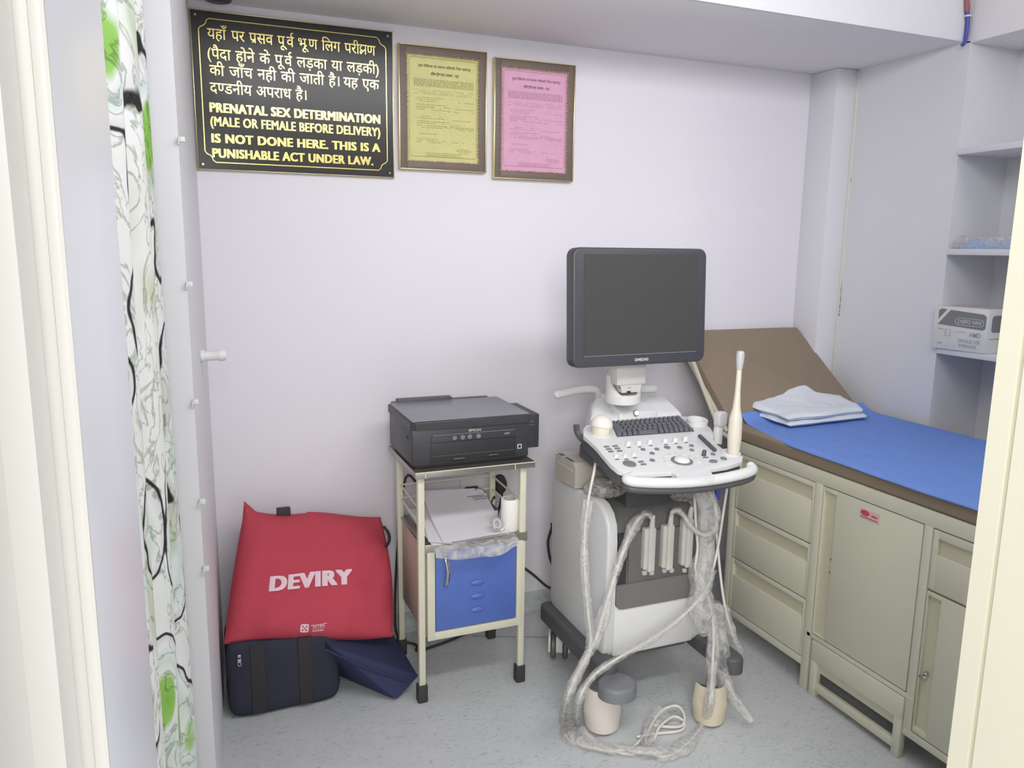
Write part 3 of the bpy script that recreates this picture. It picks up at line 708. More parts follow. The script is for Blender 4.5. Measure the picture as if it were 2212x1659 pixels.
cpo = obj('control_panel', cp, mat('glossy_black_plastic', (64, 68, 70), 0.2, var=0.03), pt)
m = MB(); m.box(A.x+0.002, B.x, PYa-0.0052, PYa-0.004, 0.9065, 0.9085); obj('trim_line', m, GREYP, cpo)
for u in (0.741, 0.768, 0.792, 0.822):
    m = MB(); m.cyl((u, PYa-0.004, 0.895), 0.0075 if u < 0.75 else 0.008, 0.0015, (0, -1, 0), 16, 0.0005); obj('button', m, GREYP, cpo)
m = MB(); m.flat(fit2d(text2d('L220'), 0.912, 0.930, 0.8935, 0.8995), lambda x, z: Vector((x, PYa-0.0046, z))); obj('model_lettering', m, GREYW, cpo)
ot = MB(); ot.prism([(A.x-0.004, 0.882), (B.x+0.003, 0.882), (B.x+0.003, 0.818), (A.x-0.006, 0.818)], 0, 0.0025, 0.001, M=Matrix(((1, 0, 0, 0), (0, 0, -1, PYa), (0, 1, 0, 0), (0, 0, 0, 1))))
oto = obj('output_slot', ot, mat('dark_slot_plastic', (48, 48, 50), 0.5), pt)
m = MB(); m.box(A.x+0.07, A.x+0.108, PYa-0.010, PYa-0.002, 0.824, 0.829, 0.001); m.box(A.x+0.19, A.x+0.222, PYa-0.010, PYa-0.002, 0.826, 0.831, 0.001); m.box(A.x+0.003, B.x-0.005, PYa-0.005, PYa-0.002, 0.838, 0.840); obj('output_tray', m, DARKP, oto)
m = MB(); m.flat(fit2d(text2d('EPSON', 0.015), 0.790, 0.831, 0.9105, 0.9185), lambda x, z: Vector((x, PYa-0.0006, z))); obj('logo_lettering', m, GREYW, pt)
q0 = PY(1122, 964, PYa)
m = MB(); m.box(q0.x-0.0075, q0.x+0.0075, PYa-0.0012, PYa, q0.z-0.0075, q0.z+0.0075); badge = obj('badge', m, WHITEP, pt, label='small white square badge')
m = MB(); m.box(q0.x-0.005, q0.x+0.005, PYa-0.0018, PYa-0.0008, q0.z-0.005, q0.z+0.005); m.box(q0.x-0.001, q0.x+0.005, PYa-0.002, PYa-0.001, q0.z+0.001, q0.z+0.005); obj('badge_print', m, BLACKP, badge)
tk = MB(); tk.box(PXb+0.003, PXb+0.062, PYa+0.055, PYb-0.055, 0.822, 0.940, 0.004); tko = obj('ink_tank', tk, BLACKP, pt)
m = MB(); m.flat(fit2d(text2d('EPSON', 0.01), PXb+0.016, PXb+0.038, 0.912, 0.918), lambda x, z: Vector((x, PYa+0.0542, z))); m.box(PXb+0.012, PXb+0.045, PYa+0.0535, PYa+0.0548, 0.903, 0.9042); obj('tank_lettering', m, GREYP, tko)
m = MB(); m.box(PXa-0.001, PXa+0.002, PYa+0.05, PYa+0.075, 0.888, 0.898, 0.001); obj('grip_slot', m, mat('slot_black', (40, 40, 42), 0.6), pt)

# ================================================================== BAGS
def cushion(corners, depth, nrm, pw=0.55, nu=30, nv=26, wr=0.004, seed=0.0, back=0.35, edge=None, fr=5):
    """soft bag: corners TL,TR,BR,BL; returns MB and surface function"""
    c = [Vector(p) for p in corners]; n = Vector(nrm).normalized()
    def front(u, v, sgn_=1.0, off=0.0):
        p = c[0].lerp(c[1], u).lerp(c[3].lerp(c[2], u), v)
        if edge: p = p + edge(u, v)
        b = max(0.0, (1-(2*u-1)**4)*(1-(2*v-1)**4))**pw
        d = depth*(1-back) if sgn_ > 0 else depth*back
        w_ = wr*(noise.noise((u*fr+seed, v*fr, seed*2.1))+0.6*noise.noise((u*fr*2.3, v*fr*0.8+seed, 4.2)))*min(1, b*2)
        return p + n*(sgn_*d*b + w_ + off)
    m = MB(); t = bmesh.new(); A = {}; B_ = {}
    for i in range(nu+1):
        for j in range(nv+1):
            A[i, j] = t.verts.new(front(i/nu, j/nv))
            B_[i, j] = A[i, j] if i in (0, nu) or j in (0, nv) else t.verts.new(front(i/nu, j/nv, -1.0))
    for i in range(nu):
        for j in range(nv):
            t.faces.new((A[i, j], A[i, j+1], A[i+1, j+1], A[i+1, j])); 
            try: t.faces.new((B_[i, j], B_[i+1, j], B_[i+1, j+1], B_[i, j+1]))
            except ValueError: pass
    bmesh.ops.recalc_face_normals(t, faces=t.faces); m._merge(t); return m, front

# navy holdall
def holdall(x0, x1, y0, y1, z0, z1, M, seed, sag):
    t = bmesh.new(); bmesh.ops.create_cube(t, size=1.0)
    bmesh.ops.subdivide_edges(t, edges=list(t.edges), cuts=11, use_grid_fill=True)
    for v in t.verts:
        q_ = v.co*2; e = 9.0
        l = (abs(q_.x)**e+abs(q_.y)**e+abs(q_.z)**e)**(1/e); q_ = q_/l
        nn = noise.noise((q_.x*2+seed, q_.y*2, q_.z*2))+0.5*noise.noise((q_.x*6+seed, q_.y*6, q_.z*5))
        q_ = q_*(1+0.018*nn)
        z = (q_.z+1)/2
        v.co = Vector((x0+(q_.x+1)/2*(x1-x0), y0+(q_.y+1)/2*(y1-y0), z0+z*(z1-z0)-sag*(1-q_.x**2)*(z**3)))
        if v.co.z < z0: v.co.z = z0
    bmesh.ops.transform(t, matrix=M, verts=t.verts)
    for v in t.verts: v.co.z = max(v.co.z, 0.001)
    bmesh.ops.recalc_face_normals(t, faces=t.faces)
    mb = MB(); mb._merge(t); return mb
I4 = Matrix.Identity(4)
nb = thing('duffel_bag', 'dark navy zipped bag on the floor beneath the red bag, left side', 'bag', (0.19, 2.58, 0), 'navy bags under the red bag')
obj('body', holdall(0.022, 0.374, 2.402, 2.60, 0.0, 0.268, I4, 1.0, 0.01), NAVY, nb)
m = MB()
for x in (0.115, 0.262):
    m.box(x-0.022, x+0.022, 2.3985, 2.4035, 0.016, 0.25, 0.002)
obj('strap', m, BRNSTRAP, nb)
zq = PY(517, 1425, 2.392)
m = MB(); m.box(zq.x-0.005, zq.x+0.005, 2.388, 2.393, zq.z+0.008, zq.z+0.018, 0.001); m.tube([(zq.x-0.004, 2.389, zq.z+0.006), (zq.x-0.004, 2.387, zq.z-0.016), (zq.x, 2.387, zq.z-0.019), (zq.x+0.004, 2.387, zq.z-0.016), (zq.x+0.004, 2.389, zq.z+0.006)], 0.0014, 6); m.box(zq.x-0.003, zq.x+0.003, 2.387, 2.389, zq.z-0.008, zq.z+0.004)
obj('zip_pull', m, CHROME, nb)
n2 = thing('duffel_bag', 'dark blue box-shaped bag lying tilted beside the trolley front leg', 'bag', (0.48, 2.52, 0), 'navy bags under the red bag')
# tilted case: lower corner at floor near trolley leg
def case_pts():
    A = [PZ(772, 1478, 0.012), PZ(857, 1513, 0.006), PZ(903, 1462, 0.085), PZ(832, 1395, 0.10)]
    return A
f1 = PZ(857, 1514, 0.004); f2 = PY(903, 1464, f1.y+0.035); f3 = PY(845, 1368, f1.y+0.16); f4 = PY(700, 1390, f1.y+0.05); f5 = PZ(735, 1462, 0.02)
t = bmesh.new()
front = [f5, f1, PY(898, 1470, f1.y+0.03), PY(712, 1400, f1.y+0.03)]
pts_low = [f1, f2, Vector((f2.x-0.05, f2.y+0.19, max(0.03, f2.z-0.04))), Vector((0.33, 2.74, 0.004)), f5]
pts_top = [PY(893, 1470, f1.y+0.032), PY(905, 1460, f1.y+0.04), PY(846, 1362, f1.y+0.24), Vector((0.36, 2.76, 0.26)), PY(705, 1392, f1.y+0.05)]
hv = [t.verts.new(p) for p in pts_low+pts_top]
bmesh.ops.convex_hull(t, input=hv)
bmesh.ops.dissolve_limit(t, angle_limit=0.02, verts=t.verts, edges=t.edges)
bmesh.ops.bevel(t, geom=list(t.edges), offset=0.008, segments=2, profile=0.5, affect='EDGES')
mb = MB(); mb._merge(t)
obj('body', mb, NAVYB, n2)
m = MB(); m.tube([PY(700, 1402, f1.y+0.040), PY(790, 1442, f1.y+0.022), PY(880, 1472, f1.y+0.022)], 0.003, 8, smooth=False); obj('piping', m, NAVYB, n2)

# red bag
yb0, yt0 = 2.43, 2.70
TLc = PY(528, 1100, yt0); TRc = PY(822, 1116, yt0); BRc = PY(848, 1370, yb0); BLc = PY(484, 1396, yb0)
def redge(u, v):
    e = Vector((0, 0, 0))
    e.z += (-0.012*math.sin(math.pi*min(1, u*2.2))*(1-v)**2 if u < 0.45 else -0.004*math.sin(u*9)*(1-v)**2)
    if u < 0.08 and v < 0.08: e.z += 0.03*(1-u/0.08)*(1-v/0.08)
    e.x += 0.018*math.sin(v*math.pi)*(1 if u > 0.5 else -0.3)*(2*abs(u-0.5))
    e.z += (0.012*math.sin(u*5+0.5))*v**3
    return e
rb = thing('cloth_bag', 'red canvas bag printed DEVIRY leaning on the wall atop navy bags', 'bag', ((BLc.x+BRc.x)/2, yb0, BLc.z))
mbr, rfront = cushion([TLc, TRc, BRc, BLc], 0.11, (0, -1, 0.35), 0.5, 60, 50, 0.020, 1.7, 0.25, redge, 3.4)
obj('body', mbr, RED, rb)
def on_bag(u, v): return rfront(u, v, 1.0, 0.0018)
def bag_uv(px, py):
    best = None
    for i in range(0, 61):
        for j in range(0, 61):
            P_ = rfront(i/60, j/60); c_ = ROT.transposed() @ (P_-EYE); x_ = CX+FOC*c_.x/-c_.z; y_ = CY-FOC*c_.y/-c_.z
            d_ = (x_-px)**2+(y_-py)**2
            if best is None or d_ < best[0]: best = (d_, i/60, j/60)
    return best[1], best[2]
def bag_map(pl, pr_, pt_):
    u0, v0 = bag_uv(*pl); u1, v1 = bag_uv(*pr_); u2, v2 = bag_uv(*pt_)
    return lambda x, y: on_bag(u0+(u1-u0)*x+(u2-u0)*y, v0+(v1-v0)*x+(v2-v0)*y)
def cut_fine(t, n=2):
    bm = bmesh.new(); vs = [bm.verts.new((v[0], v[1], lay(v))) for v in t[0]]
    for f in t[1]:
        try: bm.faces.new([vs[i] for i in f])
        except ValueError: pass
    for k in range(1, 14):
        bmesh.ops.bisect_plane(bm, geom=list(bm.verts)+list(bm.edges)+list(bm.faces), plane_co=(k/14, 0, 0), plane_no=(1, 0, 0))
    for k in range(1, 5):
        bmesh.ops.bisect_plane(bm, geom=list(bm.verts)+list(bm.edges)+list(bm.faces), plane_co=(0, k/5, 0), plane_no=(0, 1, 0))
    ix = {v: i for i, v in enumerate(bm.verts)}
    r = [(v.co.x, v.co.y, v.co.z) for v in bm.verts], [tuple(ix[v] for v in f.verts) for f in bm.faces]; bm.free(); return r
BLKL = {'D': [[(0, 0), (.5, 0), (.72, .18), (.8, .5), (.72, .82), (.5, 1), (0, 1)], [(.27, .22), (.42, .22), (.5, .35), (.52, .5), (.5, .65), (.42, .78), (.27, .78)]]}
T = fit2d(heavy('DEVIRY', 0.045, 0.07), 0, 1, 0, 1)
obj('front_lettering', MB().flat(cut_fine(T), bag_map((582, 1280), (760, 1261), (582, 1246)), (0, -1, 0.35)), PRINTW, rb)
rr2 = [(0.13, 0), (0.87, 0), (1, 0.13), (1, 0.87), (0.87, 1), (0.13, 1), (0, 0.87), (0, 0.13)]
def disc2d(cx_, cy_, r_, n=10): return [(cx_+r_*math.cos(2*math.pi*k/n), cy_+r_*math.sin(2*math.pi*k/n)) for k in range(n)], [tuple(range(n))]
lg = bag_map((649, 1366), (667, 1364), (649, 1349))
obj('emblem', MB().flat((rr2, [tuple(range(8))]), lg), PRINTW, rb)
lg2 = lambda x, y: lg(x, y) + Vector((0, -1, 0.35)).normalized()*0.0012
obj('emblem_dots', MB().flat(join2d(*[disc2d(a, b, 0.10) for a, b in ((.28, .28), (.72, .28), (.5, .5), (.28, .72), (.72, .72))]), lg2), RED, rb)
tl = join2d(fit2d(text2d('torrent', 0.01), 0.06, 0.90, 0.52, 0.95), stroke2d([(-0.1, 0.86), (0.08, 0.86)], 0.06), stroke2d([(0.86, 0.86), (1.05, 0.86)], 0.06), stroke2d([(0.06, 0.36), (0.90, 0.40)], 0.05), fit2d(text2d('PHARMA', 0.015), 0.06, 0.88, 0.02, 0.24))
obj('maker_lettering', MB().flat(tl, bag_map((671, 1364), (702, 1361), (671, 1348))), PRINTW, rb)
m = MB(); a_ = rfront(0.27, 0.0); m.box(a_.x-0.022, a_.x+0.024, a_.y-0.02, a_.y+0.008, a_.z-0.012, a_.z+0.026, 0.003, M=None); obj('strap_tab', m, BLACKR, rb)
m = MB(); h0 = rfront(0.98, 0.20); h1 = rfront(0.985, 0.36)
hp = [PY(828, 1137, yt0-0.07), PY(838, 1150, yt0-0.09), PY(841, 1165, yt0-0.10), PY(836, 1178, yt0-0.10), PY(824, 1188, yt0-0.10)]
m.tube(hp, lambda t: (0.010, 0.003), 10); obj('handle', m, BLACKR, rb)

# ================================================================== ULTRASOUND MACHINE
us = thing('ultrasound_machine', 'white and grey wheeled ultrasound machine with dark monitor and control console', 'ultrasound machine', (1.34, 2.2, 0))
YZ = lambda x: Matrix(((0, 0, 1, x), (1, 0, 0, 0), (0, 1, 0, 0), (0, 0, 0, 1)))
side = [(2.46, 0.20), (2.465, 0.66), (2.44, 0.675), (2.30, 0.69), (2.15, 0.697), (2.10, 0.69), (2.065, 0.668), (2.045, 0.635), (2.038, 0.58), (2.040, 0.21), (2.06, 0.18), (2.42, 0.18)]
for x0_ in (1.162, 1.512):
    m = MB(); m.prism(side, 0, 0.034, 0.010 if x0_ > 1.3 else 0.0, 3, M=YZ(x0_))
    if x0_ < 1.3:
        m = MB(); m.prism([(y, z) for y, z in side], 0, 0.034, 0.010, 3, M=Matrix(((0, 0, -1, x0_+0.034), (1, 0, 0, 0), (0, 1, 0, 0), (0, 0, 0, 1))))
    obj('side_panel', m, WHITEP, us)
m = MB(); m.box(1.195, 1.513, 2.044, 2.45, 0.178, 0.375, 0.012); obj('front_panel', m, WHITEP, us)
core = [(2.46, 0.34), (2.46, 0.665), (2.14, 0.665), (2.085, 0.64), (2.058, 0.60), (2.05, 0.42), (2.05, 0.34)]
m = MB(); m.prism(core, 1.196, 1.512, M=Matrix(((0, 0, 1, 0), (1, 0, 0, 0), (0, 1, 0, 0), (0, 0, 0, 1)))); obj('front_recess', m, DARKREC, us)
m = MB(); m.prism([(1.199, 0.43), (1.199, 0.372), (1.202, 0.358), (1.212, 0.348), (1.226, 0.345), (1.482, 0.345), (1.496, 0.348), (1.505, 0.358), (1.508, 0.372), (1.508, 0.43)], -2.06, -2.040, 0.0, M=Matrix(((1, 0, 0, 0), (0, 0, -1, 0), (0, 1, 0, 0), (0, 0, 0, 1)))); obj('lower_fascia', m, DARKREC, us)
g0 = PY(1336, 1154, 2.05); g1 = PY(1367, 1258, 2.05)
m = MB(); m.box(1.205, 1.238, 2.047, 2.056, g1.z, g0.z, 0.001); obj('vent_opening', m, mat('deep_grey_plastic', (64, 62, 68), 0.7), us)
m = MB(); m.box(1.245, 1.505, 2.046, 2.058, 0.425, 0.60, 0.003); obj('connector_panel', m, mat('connector_panel_grey', (112, 111, 108), 0.55), us)
m = MB(); m.prism([(1.27, 2.12), (1.43, 2.12), (1.43, 2.30), (1.27, 2.30)], 0.66, 0.84, taper=0.92); obj('neck', m, DARKP, us)
m = MB(); m.box(1.30, 1.40, 2.112, 2.122, 0.70, 0.80, 0.003); obj('neck_cover', m, mat('neck_grey', (98, 97, 100), 0.6), us)
# base bars, pedal, casters
for (xc, y0_, y1_) in ((1.152, 1.965, 2.47), (1.560, 1.86, 2.50)):
    poly = []
    hw = 0.034
    for k in range(9):
        an = math.pi+math.pi*k/8; poly.append((xc+hw*math.cos(an), y0_+hw+hw*math.sin(an)))
    for k in range(9):
        an = math.pi*k/8; poly.append((xc+hw*math.cos(an), y1_-hw+hw*math.sin(an)))
    m = MB(); m.prism(poly, 0.142, 0.196, 0.010, 3); obj('base_bar', m, DARKP, us)
m = MB(); m.box(1.16, 1.54, 2.30, 2.40, 0.13, 0.185, 0.006); m.box(1.22, 1.49, 2.06, 2.44, 0.165, 0.185); obj('base_crossbar', m, DARKP, us)
pc = PZ(1333, 1476, 0.165)
m = MB(); poly = [(pc.x+0.062*math.cos(a*math.pi/10), pc.y+0.058*math.sin(a*math.pi/10)) for a in range(20)]
m.prism(poly, 0.128, 0.172, 0.012, 3); obj('brake_pedal', m, GREYP, us)
def caster(x, y, rotz, front, beige, sc_=1.0):
    R = Matrix.Translation((x, y, 0)) @ Matrix.Rotation(rotz, 4, 'Z')
    m = MB()
    for s in (-0.022, 0.022):
        m.lathe([(0, -0.009), (0.044, -0.009), (0.05, -0.005), (0.05, 0.005), (0.044, 0.009), (0, 0.009)], R @ Matrix.Translation((s, 0, 0.05)) @ rot_to((1, 0, 0)), 24)
    c = obj('caster', m, mat('dark_wheel', (96, 98, 96), 0.5), us)
    m = MB()
    prof = [(-0.050, 0.045), (-0.056, 0.075), (-0.045, 0.105), (-0.01, 0.122), (0.03, 0.122), (0.045, 0.10), (0.05, 0.07), (0.03, 0.05)]
    m.prism(prof, -0.012, 0.012, 0.003, M=R @ YZ(0.0)); 
    if front:
        # broad rounded shield over the front
        def fn(u, v):
            an = (u-0.5)*2.3; rr_ = 0.066
            wv = 1.0-0.25*abs(v-0.45)
            return R @ Vector((math.sin(an)*0.060*sc_*wv, -math.cos(an)*rr_*(0.75+0.3*(1-v))-0.006, 0.010+v*0.118*sc_)), (R.to_3x3() @ Vector((math.sin(an), -math.cos(an), 0.2))).normalized()
        m.shell(fn, 16, 10, 0.005)
    else:
        for s in (-0.036, 0.036): m.prism(prof, -0.004, 0.004, 0.002, M=R @ YZ(s))
    obj('fender', m, beige, c)
    m = MB(); m.cyl((x, y, 0.10), 0.013, 0.04, (0, 0, 1), 16); obj('swivel', m, STEEL, c)
SHIELD = mat('offwhite_shield', (216, 208, 200), 0.5, var=0.04); SHIELD2 = mat('cream_shield', (208, 198, 176), 0.5, var=0.06)
f = PZ(1310, 1585, 0.0); caster(f.x+0.012, f.y+0.055, math.radians(-28), True, SHIELD, 1.08)
f = PZ(1543, 1566, 0.0); caster(f.x+0.012, f.y+0.05, math.radians(-32), True, SHIELD2)
f = PZ(1203, 1432, 0.0); caster(f.x+0.025, f.y+0.035, math.radians(-26), False, GREYW)
caster(1.55, 2.40, math.radians(30), False, GREYW)

m = MB(); c0 = PY(1187, 1180, 2.66)
m.tube([(1.22, 2.58, 0.45), PY(1192, 1140, 2.6), PY(1184, 1170, 2.62), PY(1188, 1205, 2.6), (1.22, 2.54, 0.28)], 0.0055, 8)
obj('power_cable', m, BLACKR, us)
# console
TH = math.radians(8)
CO = Vector((1.325, 1.85, 0.852)); CU = Vector((1, 0, 0)); CV = Vector((0, math.cos(TH), math.sin(TH))); CN = CU.cross(CV)
MC = Matrix((( CU.x, CV.x, CN.x, CO.x), (CU.y, CV.y, CN.y, CO.y), (CU.z, CV.z, CN.z, CO.z), (0, 0, 0, 1)))
def con(px, py, wd=0.0):
    d = ray(px, py); o = CO+CN*wd; t_ = (o-EYE).dot(CN)/d.dot(CN); P_ = EYE+d*t_-CO
    return P_.dot(CU), P_.dot(CV)
def zc(X, Y): return 1180+X/4.608, 820+Y/4.608
def CP(X, Y, wd=0.0): return con(*zc(X, Y), wd)
out = [(365, 490), (372, 560), (412, 588), (490, 662), (560, 745), (640, 838), (715, 900), (810, 930), (930, 936), (1245, 918), (1310, 968), (1330, 1000), (1690, 985), (1655, 945), (1625, 885),
       (1800, 858), (1945, 815), (1962, 765), (1915, 735), (1860, 740), (1765, 690), (1700, 640), (1665, 600), (1662, 520), (1640, 480), (1600, 452), (1588, 428), (1540, 392), (1450, 366), (1345, 362), (1330, 340), (640, 380), (450, 440), (390, 455)]
poly = [CP(*q_) for q_ in out]
m = MB(); m.prism(poly, -0.014, 0.0, 0.004, 2, M=MC); co = obj('console', m, WHITEP, us)
cxm = sum(p_[0] for p_ in poly)/len(poly); cym = sum(p_[1] for p_ in poly)/len(poly)
ulo = [p_ for q_, p_ in zip(out, poly) if q_ not in ((1310, 968), (1330, 1000), (1690, 985), (1655, 945))]
m = MB(); m.prism([(cxm+(a-cxm)*0.985, cym+(b-cym)*0.985+0.002) for a, b in ulo], -0.050, -0.014, M=MC); m.prism([(-0.14, 0.10), (0.14, 0.10), (0.16, 0.40), (-0.16, 0.40)], -0.10, -0.055, M=MC); obj('console_underside', m, DARKP, us)
def C3(X, Y, wd=0.0):
    u, v = CP(X, Y, wd); return CO+CU*u+CV*v+CN*wd
hb = [C3(850, 962, -0.010), C3(805, 985, -0.011), C3(850, 1010, -0.012), C3(960, 1022, -0.013), C3(1150, 1028, -0.013), C3(1420, 1022, -0.013), C3(1700, 992, -0.013), C3(1930, 946, -0.011), C3(2030, 912, -0.009), C3(2055, 884, -0.007), C3(2035, 862, -0.004)]
m = MB(); m.tube(hb, lambda t: (0.0165, 0.0135), 14); m.ell(hb[0], 0.015, 0.012, 0.0135, 16); m.ell(hb[-1], 0.014, 0.014, 0.014, 16); m.prism([CP(*q_) for q_ in ((1225, 895), (1300, 962), (1303, 988), (1688, 966), (1655, 940), (1610, 866))], -0.014, -0.0006, 0.0, 2, M=MC); obj('handle', m, WHITEP, us)
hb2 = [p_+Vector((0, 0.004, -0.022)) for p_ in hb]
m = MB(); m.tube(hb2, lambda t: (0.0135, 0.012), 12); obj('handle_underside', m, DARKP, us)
# hump with power button
hm = MB()
def hull(bot, top, b, sg_=4):
    t_ = bmesh.new(); hv_ = [t_.verts.new(p_) for p_ in bot+top]; bmesh.ops.convex_hull(t_, input=hv_)
    bmesh.ops.dissolve_limit(t_, angle_limit=0.01, verts=t_.verts, edges=t_.edges)
    bmesh.ops.bevel(t_, geom=list(t_.edges), offset=b, segments=sg_, profile=0.5, affect='EDGES'); return t_
def fp(px_, py_, y_): return PY(px_, py_, y_)
hm._merge(hull([(1.205, 2.285, 0.86), (1.605, 2.275, 0.86), (1.635, 2.46, 0.86), (1.285, 2.46, 0.86)],
               [(1.225, 2.290, 0.936), (1.585, 2.282, 0.926), (1.605, 2.43, 0.968), (1.300, 2.44, 0.972)], 0.018))
hm._merge(hull([(1.325, 2.272, 0.87), (1.478, 2.268, 0.87), (1.47, 2.45, 0.87), (1.335, 2.45, 0.87)],
               [(1.325, 2.278, 0.945), (1.478, 2.274, 0.940), (1.465, 2.44, 0.982), (1.335, 2.44, 0.984)], 0.008, 3))
hmo = obj('rear_housing', hm, WHITEP, us)
pb = PY(1376, 893, 2.268)
m = MB(); m.cyl((pb.x, 2.276, pb.z), 0.0115, 0.006, (0, -1, 0.15), 24, 0.002); bt = obj('power_button', m, mat('silver_ring', (168, 170, 172), 0.3, 0.6), hmo)
m = MB(); m.cyl((pb.x, 2.2705, pb.z+0.001), 0.0085, 0.003, (0, -1, 0.15), 24, 0.001); obj('button_face', m, LITW, hmo)
# keyboard
kq = [con(1319, 913), con(1466, 901), con(1500, 932), con(1333, 944)]
def kuv(u, v):
    a = (kq[0][0]+(kq[1][0]-kq[0][0])*u, kq[0][1]+(kq[1][1]-kq[0][1])*u); b = (kq[3][0]+(kq[2][0]-kq[3][0])*u, kq[3][1]+(kq[2][1]-kq[3][1])*u)
    return (a[0]+(b[0]-a[0])*v, a[1]+(b[1]-a[1])*v)
m = MB(); m.prism([kuv(0, 1), kuv(1, 1), kuv(1, 0), kuv(0, 0)], -0.004, 0.0012, M=MC); kb = obj('keyboard', m, mat('keyboard_bed', (70, 72, 76), 0.6), us)
m = MB()
for r_ in range(5):
    n_ = (15, 14, 14, 13, 12)[r_]; wts = [1.0]*n_
    if r_ == 4: wts = [1, 1, 1, 1, 4.2, 1, 1, 1, 1, 1, 1, 1]
    elif r_ in (1, 2, 3): wts[0] = 1.3+0.25*r_; wts[-1] = 1.4
    tot = sum(wts); u = 0
    for wt in wts:
        g = 0.006; a, b = u/tot+g, (u+wt)/tot-g; v0, v1 = r_/5+0.022, (r_+1)/5-0.022
        m.prism([kuv(a, v1), kuv(b, v1), kuv(b, v0), kuv(a, v0)], 0.001, 0.0085, M=MC, taper=0.84); u += wt
obj('keys', m, mat('grey_keys', (104, 106, 112), 0.5), kb)
def cpart(name, mb, mt, label=None): return obj(name, mb, mt, co, label=label)
def disc(X, Y, rx, ry, h, mt, name='button', b=0.0015):
    u, v = CP(X, Y); poly = [(u+rx*math.cos(a*math.pi/10), v+ry*math.sin(a*math.pi/10)) for a in range(20)]
    cpart(name, MB().prism(poly, -0.002, h, b, 2, M=MC), mt)
for (X, Y) in ((600, 672), (686, 665), (622, 696), (708, 689), (644, 720), (731, 714), (943, 822), (968, 848)):
    u, v = CP(X, Y); cpart('button', MB().prism([(u-0.0075, v-0.004), (u+0.0075, v-0.004), (u+0.0095, v), (u+0.0075, v+0.005), (u-0.0075, v+0.005), (u-0.0095, v)], -0.002, 0.003, 0.001, M=MC), GREYP)
for (X, Y, r_) in ((963, 700, 0.0075), (1101, 697, 0.0075), (1054, 739, 0.0075), (1055, 808, 0.0078), (1203, 679, 0.0098), (1328, 680, 0.0078), (1446, 662, 0.0072), (1449, 706, 0.0072), (1660, 747, 0.0072), (1766, 790, 0.0095)):
    disc(X, Y, r_, r_*1.15, 0.004, GREYP)
disc(828, 842, 0.0195, 0.0225, 0.004, GREYP, 'dial'); disc(1662, 818, 0.014, 0.010, 0.004, GREYP)
for i, (X, Y) in enumerate(((815, 630), (921, 625), (1031, 612), (1181, 602), (1283, 592), (1383, 582))):
    u, v = CP(X, Y+30); M_ = MC @ Matrix.Translation((u, v, 0))
    cpart('knob', MB().lathe([(0, 0), (0.0095, 0), (0.0085, 0.012), (0.006, 0.016), (0, 0.0165)], M_, 18), WHITEP)
    u, v = CP(X+8, Y+46); cpart('button', MB().prism([(u-0.006, v-0.002), (u+0.006, v-0.002), (u+0.006, v+0.002), (u-0.006, v+0.002)], -0.001, 0.0015, M=MC), DARKP)
for (X, Y) in ((690, 768), (782, 766), (868, 752)):
    u, v = CP(X, Y); cpart('toggle', MB().prism([(u-0.006, v-0.004), (u+0.006, v-0.004), (u+0.006, v+0.004), (u-0.006, v+0.004)], -0.001, 0.009, 0.001, M=MC), WHITEP)
    u, v = CP(X+16, Y+28); cpart('button', MB().prism([(u-0.0065, v-0.002), (u+0.0065, v-0.002), (u+0.0065, v+0.002), (u-0.0065, v+0.002)], -0.001, 0.0015, M=MC), DARKP)
u, v = CP(1568, 758); cpart('knob', MB().lathe([(0, 0), (0.0072, 0), (0.0066, 0.016), (0.005, 0.019), (0, 0.0192)], MC @ Matrix.Translation((u, v, 0)), 16), DARKP)
u, v = CP(1586, 778); cpart('button', MB().prism([(u-0.010, v-0.002), (u+0.010, v-0.002), (u+0.010, v+0.002), (u-0.010, v+0.002)], -0.001, 0.0015, M=MC), DARKP)
u, v = CP(1350, 812); M_ = MC @ Matrix.Translation((u, v, 0))
cpart('trackball_ring', MB().lathe([(0.026, 0), (0.0335, 0), (0.0335, 0.003), (0.027, 0.004), (0.026, 0)], M_, 32), GREYP)
m = MB(); m.ell((0, 0, 0.002), 0.0255, 0.0255, 0.013, 24); bmesh.ops.transform(m.bm, matrix=M_, verts=m.bm.verts); cpart('trackball', m, WHITEP)
for k in range(10):
    an = math.radians(-20+k*24); uu, vv = u+0.053*math.cos(an), v+0.055*math.sin(an)
    cpart('button', MB().prism([(uu-0.006, vv-0.004), (uu+0.006, vv-0.004), (uu+0.006, vv+0.004), (uu-0.006, vv+0.004)], -0.001, 0.0022, 0.0006, M=MC), GREYW if k % 3 else WHITEP)
# gain sliders
for k in range(8):
    X = 1530+k*20; Y = 570+k*19; u, v = CP(X, Y+10)
    cpart('gain_slider', MB().prism([(u-0.0045, v-0.006), (u+0.0045, v-0.006), (u+0.0045, v+0.006), (u-0.0045, v+0.006)], -0.001, 0.011, 0.001, M=MC), DARKP)
# probe holders
def holder(px_, py_, r_, h0, h1):
    u, v = CP(px_, py_); M_ = MC @ Matrix.Translation((u, v, 0))
    cpart('probe_holder', MB().lathe([(r_-0.006, h0), (r_, h0), (r_, h1), (r_-0.001, h1+0.001), (r_-0.006, h1), (r_-0.006, h0)], M_, 28), WHITEP)
    return CO+CU*u+CV*v
h1_ = holder(540, 545, 0.036, -0.012, 0.003)
h2_ = holder(1500, 440, 0.036, -0.03, 0.016)
h3_ = holder(1840, 735, 0.030, -0.03, 0.004)
